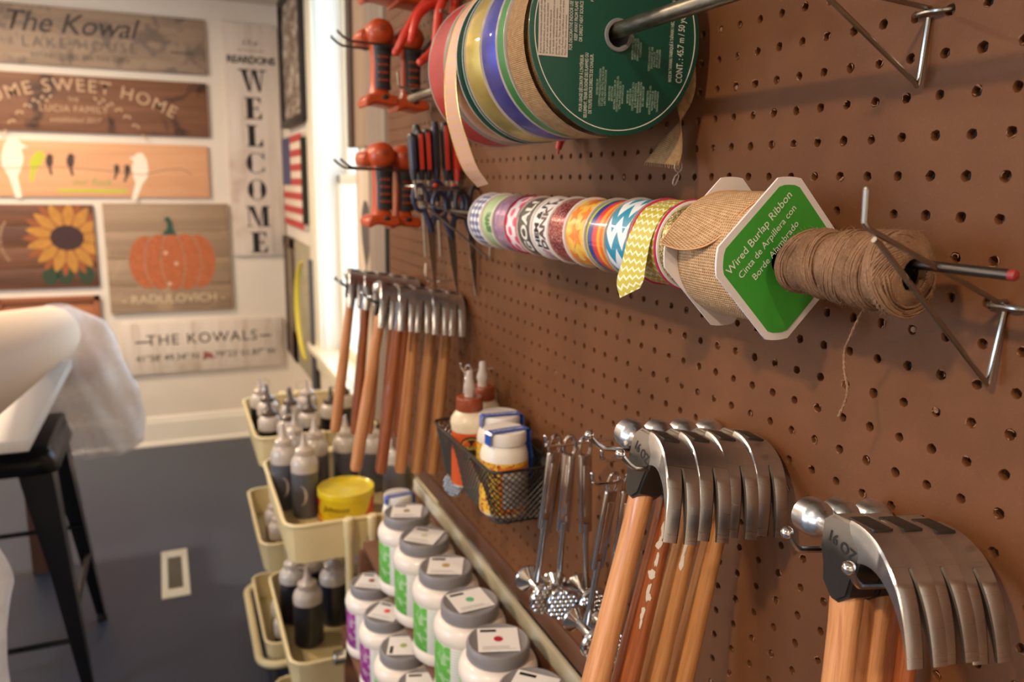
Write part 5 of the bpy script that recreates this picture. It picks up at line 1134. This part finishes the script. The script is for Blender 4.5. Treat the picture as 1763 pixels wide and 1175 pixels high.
for y in (.02, .62, 1.205): MB().bbox((-.174+ox, y+oy, 0), (-.012+ox, y+.018+oy, .545), .0015).build('side_panel', sw, t)
for y, z in ((1.200, .505), (1.10, .488)): 
    MB().lathe([(.0001, -.024), (.0135, -.024), (.0150, -.0225), (.0150, -.002), (.0160, 0), (.0001, .0)], o=(-.174+ox, y+oy, z), ax='x', n=24).build('bolt_cap', M['wire'], t)
wj = mat('white_tub_plastic', rgb(228, 216, 206), .38, coat=.2, nz=.02); gl_ = mat('grey_lid', rgb(130, 127, 130), .42, nz=.04); pp = mat('white_paper_label', rgb(228, 224, 222), .6)
def tubmat(name, base):
    t = NT(name); v = t.coord(); x = t.xyz(v); ang = t.math('ARCTAN2', x[1], x[0]); n = t.noise(v, 70, 3)
    c = t.mix(t.math('MULTIPLY', t.step(n, .5, .6), .35), base, rgb(216, 222, 206))
    p2 = t.math('FRACT', t.math('MULTIPLY', t.math('ADD', ang, PI), 1/1.7)); wh = t.math('GREATER_THAN', p2, .62); lines = t.math('GREATER_THAN', t.math('FRACT', t.math('MULTIPLY', x[2], 230)), .55)
    c = t.mix(wh, c, t.mix(t.math('MULTIPLY', lines, .4), rgb(222, 220, 214), rgb(130, 128, 128))); t.col(c); t.set(Roughness=.42); return t.m
TM = dict(green=tubmat('green_tub_label', rgb(94, 168, 66)), purple=tubmat('purple_tub_label', rgb(140, 44, 128)))
prof_t = [(.0001, 0), (.0480, 0), (.0520, .004), (.0535, .011), (.0530, .0175), (.0516, .0205), (.0513, .0220), (.0513, .0990), (.0517, .1010), (.0533, .1045), (.0535, .1110), (.0525, .1160), (.0495, .1225), (.0445, .1265), (.0395, .1280), (.0395, .130)]
proto = {}
def tub(key, label, x, y, z, rz, dot, sq=0, grp='white paint tubs on the stepped shelf'):
    if key not in proto:
        t = thing('paint_tub', label, 'tub', (x, y, z), (0, 0, rz), grp)
        MB().lathe(prof_t, n=44).build('body', wj, t); MB().lathe([(.0514, .0235), (.0516, .024), (.0516, .0980), (.0514, .0985)], n=44).build('label', TM[key], t)
        MB().lathe([(.0400, .1282), (.0420, .1284), (.0428, .1297), (.0428, .1450), (.0414, .1478), (.0390, .1485), (.0375, .1475), (.0001, .1475)], n=48).build('lid', gl_, t)
        l = MB().box2((-.0275, -.0275, .1487), (.0275, .0275, .1490)).build('top_label', pp, t, False); proto[key] = t
    else: t = dup(proto[key], label, (x, y, z), (0, 0, rz), grp)
    l = [c for c in t.children if c.name.startswith('top_label')][0]
    for c in list(l.children): bpy.data.objects.remove(c)
    l.rotation_euler = (0, 0, sq)
    b = MB(); b.add([(.0062*math.cos(a), .0062*math.sin(a)+.001, .1494) for a in [i*2*PI/20 for i in range(20)]], [tuple(range(20))]); b.build('colour_dot', dot, l, False)
    MB().box2((-.0235, .0180, .1491), (-.002, .0235, .1493)).build('black_bar', M['ink'], l, False)
    b = MB(); [b.box2((-.022, -.0225+.003*i, .1491), (.014 if i else .022, -.0218+.003*i, .14925)) for i in range(3)]; b.build('small_print', mat('grey_print', rgb(150, 148, 150), .6) if 'gp' not in proto else proto['gp'], l, False)
    return t
DM = {k: mat(k+'_dot', c, .5) for k, c in dict(olive=rgb(150, 132, 84), palegreen=rgb(196, 200, 160), tan=rgb(178, 152, 92), mint=rgb(98, 176, 128), crimson=rgb(176, 28, 62), maroon=rgb(140, 60, 70), red=rgb(228, 66, 62), lime=rgb(160, 176, 96), white=rgb(225, 225, 220)).items()}
zu, zl_ = .755, .560
R_ = [('green', 1.000, 'olive', .05, 'farthest'), ('green', .889, 'palegreen', -.30, 'second from far end'), ('green', .773, 'tan', .0, 'third from far end'), ('green', .661, 'mint', .45, 'fourth from far end'), ('green', .552, 'crimson', .08, 'with crimson dot'), ('purple', .443, 'white', -.35, 'cut by the bottom edge')]
YAWL = math.radians(-23)
for k, y, d, sq, nm in R_: tub(k, 'white tub with %s dot label on the upper step, %s' % (d, nm) if nm[0] != 'w' else 'white tub with crimson dot label on the upper step', -.090, y, zu, YAWL, DM[d], sq)
for k, y, d, sq, nm in (('purple', 1.124, 'maroon', -.15, 'farthest'), ('purple', 1.000, 'red', -.35, 'middle'), ('green', .881, 'lime', 1.62, 'third'), ('green', .768, 'white', .1, 'nearest, cut by the bottom edge')):
    tub(k, 'white tub with %s dot label on the lower step, %s' % (d, nm), -.1300, y, zl_, YAWL, DM[d], sq)
podge('white craft glue jar lid with blue tape beyond the farthest grey-lidded tub', -.062, 1.165, zu, math.radians(5))

# ------------------------------------------------------------------ cream trolleys
TC = mat('cream_powder_coat', rgb(220, 203, 156), .4, coat=.15, nz=.02); TD = None
def meshfloor():
    t = NT('perforated_tray'); v = t.coord(); x = t.xyz(v); a = t.math('SINE', t.math('MULTIPLY', t.math('ADD', x[0], x[1]), 620)); c = t.math('SINE', t.math('MULTIPLY', t.math('SUBTRACT', x[0], x[1]), 620)); h = t.step(t.math('MULTIPLY', a, c), .1, .5)
    t.col(t.mix(h, rgb(214, 194, 142), rgb(120, 106, 74))); t.set(Roughness=.45); t.bump(t.math('SUBTRACT', 1, h), .6, .002); return t.m
TD = meshfloor()
def trolley(label, x0, x1, y0, y1):
    t = thing('trolley', label, 'trolley', ((x0+x1)/2, (y0+y1)/2, 0), group='cream three-tier trolleys'); cx, cy = (x1-x0)/2, (y1-y0)/2
    for zr in (.78, .455, .135):
        tr = MB(); n = 72; R = [rr(i/n, -cx, cx, -cy, cy, .035) for i in range(n)]; R2 = [rr(i/n, -cx+.007, cx-.007, -cy+.007, cy-.007, .03) for i in range(n)]
        vs = [(x, y, zr) for x, y in R]+[(x, y, zr-.088) for x, y in R2]+[(x*.975, y*.975, zr-.092) for x, y in R2]+[(x*.993, y*.993, zr) for x, y in R]+[(x*.99, y*.99, zr-.086) for x, y in R2]
        q = lambda a, c: [(a*n+i, a*n+(i+1) % n, c*n+(i+1) % n, c*n+i) for i in range(n)]
        tr.add(vs, q(0, 1)+q(1, 2)+q(3, 4)+q(4, 2)+q(0, 3)); o = tr.build('tray', TC, t)
        MB().tube([(x, y, zr) for x, y in R], .0048, 8, True).build('rim', TC, o)
        b = MB(); b.add([(x*.985, y*.985, zr-.086) for x, y in R2], [tuple(range(n))]); b.build('perforated_floor', TD, o, False)
        for s in (-1, 1): MB().lathe([(.0001, -.004), (.004, -.003), (.0055, -.0005), (.0055, 0)], o=(.0, s*(cy+.004) if s > 0 else -cy-.0005, zr-.05), ax='y', n=12).build('screw', M['chrome'], o)
    for s in (-1, 1):
        for x in (-.046, .006):
            MB().lathe([(.0001, .789), (.009, .789), (.0115, .786), (.0115, .745), (.0098, .74), (.0098, .06), (.0001, .06)], o=(x, s*(cy+.011), 0), n=16).build('post', TC, t)
    P = [(-cx-.028, -cy-.02, .085), (-cx-.028, cy+.02, .085), (-cx+.02, cy+.05, .085), (cx-.02, cy+.05, .085), (cx, cy+.02, .085), (cx, -cy-.02, .085), (cx-.02, -cy-.05, .085), (-cx+.02, -cy-.05, .085)]
    rb = [(rr(i/96, -cx-.022, cx, -cy-.030, cy+.030, .06)) for i in range(96)]; MB().tube([(x, y, .085) for x, y in rb], .012, 12, True).build('base_frame', TC, t)
    for sx in (-1, 1):
        for sy in (-1, 1):
            c = MB().lathe([(.0001, -.009), (.022, -.009), (.026, -.006), (.026, .006), (.022, .009), (.0001, .009)], o=(sx*(cx-.02), sy*(cy-.0), .026), ax='x', n=24).build('caster', RB, t); MB().tube([(sx*(cx-.02), sy*cy, .026), (sx*(cx-.02), sy*cy, .08)], .006, 8).build('stem', M['wire'], c)
trolley('cream metal trolley nearest the camera, holding the yellow can', -.275, .075, 1.275, 1.725); trolley('cream metal trolley farther away by the window', -.275, .075, 1.90, 2.36)
# squeeze bottles
cb = mat('frosted_bottle', rgb(212, 202, 194), .22, coat=.4, trans=.25, nz=.05); dp = {k: mat(k, c, .3, coat=.5) for k, c in dict(charcoal_paint=rgb(84, 86, 96), black_paint=rgb(20, 21, 30), navy_paint=rgb(30, 32, 46), brown_paint=rgb(120, 96, 82)).items()}
ctop = {'clear': mat('cloudy_nozzle_cap', rgb(206, 192, 182), .2, coat=.4, trans=.2), 'dark': mat('dark_stained_cap', rgb(78, 66, 62), .3, coat=.4, nz=.5, nscale=90)}
bp = {}
def sbottle(label, x, y, z, h, r, paint, cap, rz=0, decal=False, fill=.72, grp=None):
    key = (h, r, paint, cap, decal, fill)
    if key in bp: return dup(bp[key], label, (x, y, z), (0, 0, rz), grp)
    t = thing('squeeze_bottle', label, 'bottle', (x, y, z), (0, 0, rz), grp); f = h*fill; bp[key] = t
    MB().lathe([(.0001, 0), (r*.92, 0), (r, .004), (r, f), (.0001, f+.001)], n=32).build('paint_fill', dp[paint], t)
    MB().lathe([(r*.995, f), (r*1.0, f+.004), (r*1.0, h*.84), (r*.93, h*.90), (r*.72, h*.96), (r*.55, h*.985), (r*.55, h)], n=32).build('clear_shoulder', cb, t)
    b = MB(); b.lathe([(r*.66, h*.975), (r*.68, h), (r*.64, h+.010), (r*.42, h+.015), (r*.26, h+.022), (r*.16, h+.040), (r*.10, h+.052), (.0001, h+.0525)], n=24); b.build('nozzle_cap', ctop[cap], t)
    MB().tube(smooth_pts([(r*.6, 0, h), (r*.98, .004, h+.015), (r*.95, .006, h+.035), (r*.45, .004, h+.046), (r*.1, 0, h+.045)], 4), .0014, 6).build('cap_strap', ctop[cap], t)
    if decal:
        g = lambda u, v: ((r+.0005)*math.sin(u/r-.5), -(r+.0005)*math.cos(u/r-.5), h*.38+v)
        b = MB(); A = [-1.35+2.7*i/16 for i in range(17)]; b.add([g(.018*math.cos(a)-.006, .026*math.sin(a)) for a in A]+[g((.018-.0055*math.cos(a*1.1))*math.cos(a)-.006, .024*math.sin(a)) for a in A], [(i, i+1, i+18, i+17) for i in range(16)]); b.build('crescent_decal', mat('pale_decal', rgb(196, 184, 184), .5), t)
    return t
zt = .695
for a in ((-.2365, 1.600, .165, .0315, 'charcoal_paint', 'clear', .3, True, 'charcoal paint squeeze bottle with crescent decal, left in the near trolley'), (-.196, 1.535, .158, .0330, 'charcoal_paint', 'clear', .1, True, 'charcoal paint squeeze bottle with crescent decal, nearest in the near trolley'),
          (-.152, 1.650, .158, .0330, 'charcoal_paint', 'clear', 1.2, False, 'charcoal paint squeeze bottle behind the yellow can'), (-.198, 1.680, .165, .0315, 'charcoal_paint', 'clear', 2.2, False, 'charcoal paint squeeze bottle at the back left of the near trolley'),
          (-.070, 1.668, .150, .0330, 'charcoal_paint', 'clear', 2.6, False, 'charcoal paint bottle between the hammer handles and the yellow can'), (-.005, 1.640, .150, .0340, 'charcoal_paint', 'clear', 0, False, 'charcoal paint bottle behind the far hammer handles on the near trolley'), (.030, 1.535, .150, .0340, 'charcoal_paint', 'clear', 1, False, 'charcoal paint bottle at the wall side of the near trolley')):
    sbottle(a[8], a[0], a[1], zt, a[2], a[3], a[4], a[5], a[6], a[7])
for a in ((-.225, 2.03, 'dark', 0, 'nearest the left rim'), (-.178, 1.965, 'dark', 1, 'nearest the front rim'), (-.213, 2.19, 'dark', 2, 'with a dark cap at the left back'), (-.108, 2.03, 'dark', .5, 'in the middle front'), (-.150, 2.13, 'dark', 1.5, 'in the middle'), (-.085, 2.22, 'clear', 2.5, 'with a clear pointed cap at the back'), (-.03, 2.10, 'dark', .2, 'beside the far hammer handles'), (-.225, 2.29, 'clear', .2, 'at the far left corner'), (.03, 2.2, 'dark', .2, 'at the wall side')):
    sbottle('black paint squeeze bottle on the far trolley, '+a[4], a[0], a[1], zt, .118, .0330, 'black_paint', a[2], a[3], fill=.62)
zm = .371
for a in ((-.205, 1.500, 'nearest on the near trolley middle tray'), (-.128, 1.575, 'right of the nearest on the middle tray'), (-.223, 1.62, 'behind the nearest on the middle tray'), (-.175, 1.67, 'at the back of the middle tray'), (-.05, 1.62, 'behind the trolley posts on the middle tray'), (.02, 1.5, 'at the wall side of the middle tray')):
    sbottle('navy black paint bottle with clear shoulder, '+a[2], a[0], a[1], zm, .150, .036, 'navy_paint', 'clear', a[0]*20, fill=.74)
for a in ((-.215, 2.02, 'nearest'), (-.215, 2.12, 'behind the nearest'), (-.14, 2.05, 'right of the nearest')): sbottle('small brown-tinted squeeze bottle on the far trolley middle tray, '+a[2], a[0], a[1], zm, .105, .028, 'brown_paint', 'clear', 1, fill=.5)
for a in ((-.215, 1.99, 'nearest'), (-.210, 2.10, 'second'), (-.14, 2.05, 'third')): sbottle('small dark squeeze bottle on the far trolley bottom tray, '+a[2], a[0], a[1], .051, .120, .030, 'black_paint', 'clear', 1, fill=.5)
# yellow wax can
t = thing('wax_can', 'round yellow and red paste wax can on the near trolley', 'can', (-.1085, 1.478, zt), (0, 0, math.radians(-12))); r = .066
def canmat():
    t = NT('yellow_red_can_print'); v = t.coord(); x = t.xyz(v); ang = t.math('ARCTAN2', x[0], t.math('MULTIPLY', x[1], -1)); z = x[2]
    d = t.math('SUBTRACT', z, t.math('MULTIPLY', t.math('SUBTRACT', ang, .62), .075)); r1 = t.math('MULTIPLY', t.math('GREATER_THAN', ang, .62), t.math('LESS_THAN', d, .0)); r1 = t.math('LESS_THAN', t.math('SUBTRACT', z, t.math('MULTIPLY', t.math('SUBTRACT', ang, .45), .09)), .0)
    r2 = t.math('GREATER_THAN', t.math('SUBTRACT', z, .045), t.math('MULTIPLY', t.math('ADD', ang, 1.25), .10)); r3 = t.math('LESS_THAN', t.math('ADD', z, t.math('MULTIPLY', t.math('ADD', ang, .85), .045)), .012)
    f = t.math('MINIMUM', 1, t.math('ADD', r1, t.math('ADD', r2, r3))); n = t.step(t.noise(v, 40, 4), .6, .75)
    c = t.mix(f, rgb(214, 188, 28), rgb(196, 44, 24)); t.col(t.mix(t.math('MULTIPLY', n, .15), c, rgb(120, 100, 30))); t.set(Roughness=.35); t.b.inputs['Coat Weight'].default_value = .3; return t.m
yc = mat('yellow_tin', rgb(216, 192, 30), .32, coat=.3, nz=.03)
MB().lathe([(.0001, 0), (r-.001, 0), (r+.001, .002), (r+.001, .004), (r, .006), (r, .066)], n=56).build('body', canmat(), t)
MB().lathe([(r+.0004, .0125), (r+.0016, .0135), (r+.0016, .0155), (r+.0004, .0165)], n=56).build('bead', yc, t)
MB().lathe([(r+.0002, .063), (r+.0018, .064), (r+.0018, .0800), (r+.001, .0818), (r-.0015, .0820), (r-.004, .0800), (r-.005, .0765), (.045, .0762), (.042, .0772), (.0001, .0775)], n=56).build('lid', yc, t)
cw_ = lambda cx, cz: (lambda x, y: ((r+.0006)*math.sin((cx+x)/r), -(r+.0006)*math.cos((cx+x)/r), cz+y))
text('Johnson', .020, mat('brown_can_letters', rgb(72, 48, 22), .5), t, (0, 0, 0), UP, LF, warp=cw_(-.026, .046), sh=.35, bold=.012); text('PASTE WAX', .0075, mat('tan_can_letters', rgb(150, 120, 30), .5), t, (0, 0, 0), UP, LF, warp=cw_(-.022, .032))


# ------------------------------------------------------------------ black metal stool
SB = mat('glossy_black_metal', rgb(8, 9, 16), .3, spec=.35)
t = thing('bar_stool', 'black glossy metal bar stool on the grey floor at left', 'stool', (-.975, 2.275, 0)); sx, sy = .168, .185; H = .763
MB().bbox((-sx, -sy, H-.022), (sx, sy, H), .012, seg=3).build('seat', SB, t)
b = MB(); n = 40; R = [rr(i/n, -sx, sx, -sy, sy, .03) for i in range(n)]; R2 = [rr(i/n, -sx-.012, sx+.012, -sy-.012, sy+.012, .03) for i in range(n)]
b.add([(x, y, H-.012) for x, y in R]+[(x*1.01, y*1.01, H-.075) for x, y in R2], [(i, (i+1) % n, n+(i+1) % n, n+i) for i in range(n)]); b.build('apron', SB, t, solid=.002)
fx, fy = sx+.055, sy+.045
for a in (-1, 1):
    for c in (-1, 1):
        top = Vector((a*(sx-.006), c*(sy-.006), H-.015)); bot = Vector((a*fx, c*fy, .012)); w0, w1 = .088, .028; vs = []
        for P, w in ((top, w0), (top.lerp(bot, .12), w0*.92), (top.lerp(bot, .5), .052), (bot, w1)):
            vs += [P+Vector((-a*w, 0, 0)), P+Vector((-a*.012, c*.001, 0)), P+Vector((0, 0, 0)), P+Vector((-a*.001, -c*.012, 0)), P+Vector((0, -c*w, 0)), P+Vector((-a*.004, -c*w, 0)), P+Vector((-a*.006, -c*.008, 0)), P+Vector((-a*w, -c*.004, 0))]
        m = 8; b = MB(); b.add(vs, [(i*m+k, i*m+(k+1) % m, (i+1)*m+(k+1) % m, (i+1)*m+k) for i in range(3) for k in range(m)]+[tuple(range(m)), tuple(3*m+k for k in range(m))]); l = b.build('leg', SB, t, ang=50)
        MB().bbox((bot.x-.0-(.026 if a > 0 else -.004), bot.y-(.026 if c > 0 else -.004), 0), (bot.x+(.004 if a > 0 else -.0)+(0 if a > 0 else .026), bot.y+(.004 if c > 0 else .026), .02), .003).build('foot_cap', RB, l)
def legp(a, c, z): f = (H-.015-z)/(H-.027); return Vector((a*((sx-.006)*(1-f)+fx*f-.008), c*((sy-.006)*(1-f)+fy*f-.008), z))
for p, q in (((1, 1, .36), (-1, 1, .36)), ((1, -1, .18), (-1, -1, .18)), ((1, 1, .27), (1, -1, .27)), ((-1, 1, .27), (-1, -1, .27))): MB().tube([legp(*p), legp(*q)], .0085, 8).build('footrest_bar', SB, t)
# worktable, roll, plastic bags
tw = wood('table_leg_wood', rgb(86, 58, 44), rgb(110, 76, 58), rgb(128, 92, 70), .5, .3)
t = thing('worktable', 'wooden worktable behind the stool at the left edge, carrying the white roll', 'table', (-1.62, 2.35, 0)); ox, oy = 1.62, -2.35
MB().bbox((-2.3+ox, 1.75+oy, .86), (-.80+ox, 3.05+oy, .89), .003).build('tabletop', mat('pale_laminate', rgb(196, 190, 184), .4), t)
for x in (-2.22, -1.03):
    for y in (1.62, 2.93): MB().bbox((x+ox, y+oy, 0), (x+.07+ox, y+.07+oy, .86), .003).build('leg', tw, t)
for x in (-2.2, -1.03): MB().bbox((x+ox, 1.69+oy, .78), (x+.022+ox, 2.93+oy, .86), .002).build('apron', tw, t)
pw = mat('white_roll_paper', rgb(232, 214, 194), .45)

ra, rb_ = Vector((-.858, 2.653, .983)), Vector((-0.772, 0.598, 1.259)); dr = (rb_-ra); Lr = dr.length
t = thing('paper_roll', 'long white paper roll sloping down onto the worktable at the left edge', 'roll', rb_, (dr*-1).to_track_quat('Y', 'Z').to_euler())
MB().lathe([(.030, .0), (.091, .0), (.0925, .002), (.0925, Lr-.002), (.091, Lr), (.030, Lr), (.030, 0)], ax='y', n=64).build('roll', pw, t)
MB().lathe([(.0302, -.004), (.0302, Lr+.004), (.026, Lr+.004), (.026, -.004), (.0302, -.004)], ax='y', n=32).build('core', mat('card_core', rgb(170, 132, 96), .8), t)
pb_ = NT('cloudy_plastic_film'); n1 = pb_.noise(pb_.coord(), 9, 5, .6, .5); pb_.col(rgb(225, 222, 224)); pb_.set(Roughness=.22); pb_.b.inputs['Coat Weight'].default_value = .3
mxs = pb_.n('ShaderNodeMixShader'); trn = pb_.n('ShaderNodeBsdfTransparent'); tl = pb_.n('ShaderNodeBsdfTranslucent'); tl.inputs[0].default_value = rgb(215, 210, 210); m2 = pb_.n('ShaderNodeMixShader'); m2.inputs[0].default_value = .35
pb_.link(pb_.b.outputs[0], m2.inputs[1]); pb_.link(tl.outputs[0], m2.inputs[2]); pb_.link(pb_.ramp(n1, [(.3, (.5, .5, .5, 1)), (.7, (.85, .85, .85, 1))]), mxs.inputs[0]); pb_.link(trn.outputs[0], mxs.inputs[1]); pb_.link(m2.outputs[0], mxs.inputs[2]); pb_.link(mxs.outputs[0], pb_.out.inputs[0]); pb_.bump(n1, .6, .01); M['film'] = pb_.m
def interp(tb, v):
    for (a, x), (c, y) in zip(tb, tb[1:]):
        if (a-v)*(c-v) <= 0: return x+(y-x)*(v-a)/(c-a) if c != a else x
    return tb[-1][1] if abs(v-tb[-1][0]) < abs(v-tb[0][0]) else tb[0][1]
from mathutils import noise as mnoise
def bag(label, y, L, R, z0, z1, bulge, seed, nu=26, nv=40):
    t = thing('plastic_bag', label, 'bag', ((L[0][1]+R[0][1])/2, y, z1)); o = Vector(t.location)
    for s, nm in ((-1, 'front_film'), (1, 'back_film')):
        G_ = []
        for j in range(nv+1):
            z = z0+(z1-z0)*j/nv; xl, xr = interp(L, z), interp(R, z); row = []
            for i in range(nu+1):
                u = i/nu; p = Vector((xl+(xr-xl)*u, 0, z)); w = mnoise.noise(Vector((p.x*9+seed, s*3, p.z*5)))*.022+mnoise.noise(Vector((p.x*26, s*5+seed, p.z*16)))*.007+.006*math.sin((p.x+p.z*.4)*70)
                e = math.sqrt(max(0, 1-(2*u-1)**2)); row.append((p.x-o.x+mnoise.noise(Vector((0, p.z*12, seed+s)))*.006, s*bulge*e+w*min(1, e*1.5), z-o.z))
            G_.append(row)
        MB().grid(G_).build(nm, M['film'], t, ang=180)
    return t
bag('cloudy plastic bag hanging over the far end of the white roll', 2.71, [(1.07, -.87), (1.0, -.85), (.90, -.92), (.8, -.93), (.6, -.90), (.53, -.86)], [(1.07, -.80), (1.01, -.69), (.95, -.665), (.85, -.64), (.76, -.60), (.65, -.588), (.56, -.60), (.53, -.64)], .53, 1.07, .045, 1.0)
bag('crumpled plastic film hanging from the near end of the roll at the left edge', 1.28, [(.95, -1.02), (.3, -1.05)], [(.95, -.83), (.88, -.778), (.84, -.79), (.76, -.768), (.66, -.79), (.5, -.80), (.3, -.82)], .30, .95, .05, 7.0)
t = thing('floor_mat', 'dark rubber mat edge on the floor in the lower left', 'mat', (0, 0, 0)) if False else None
t = thing('roll_stand', 'wooden floor stand cradling the near end of the long white roll', 'stand', (-.778, .75, 0))
MB().bbox((-.02, -.02, .03), (.02, .02, 1.09), .003).build('post', tw, t)
b = MB(); b.bbox((-.20, -.03, 0), (.20, .03, .03), .003); b.bbox((-.03, -.20, .001), (.03, .20, .031), .003); b.build('base', tw, t)
for s in (-1, 1): MB().box((s*.036, 0, 1.125), (.115, .04, .018), rot=Euler((0, -s*math.radians(38), 0)).to_matrix()).build('cradle_arm', tw, t)
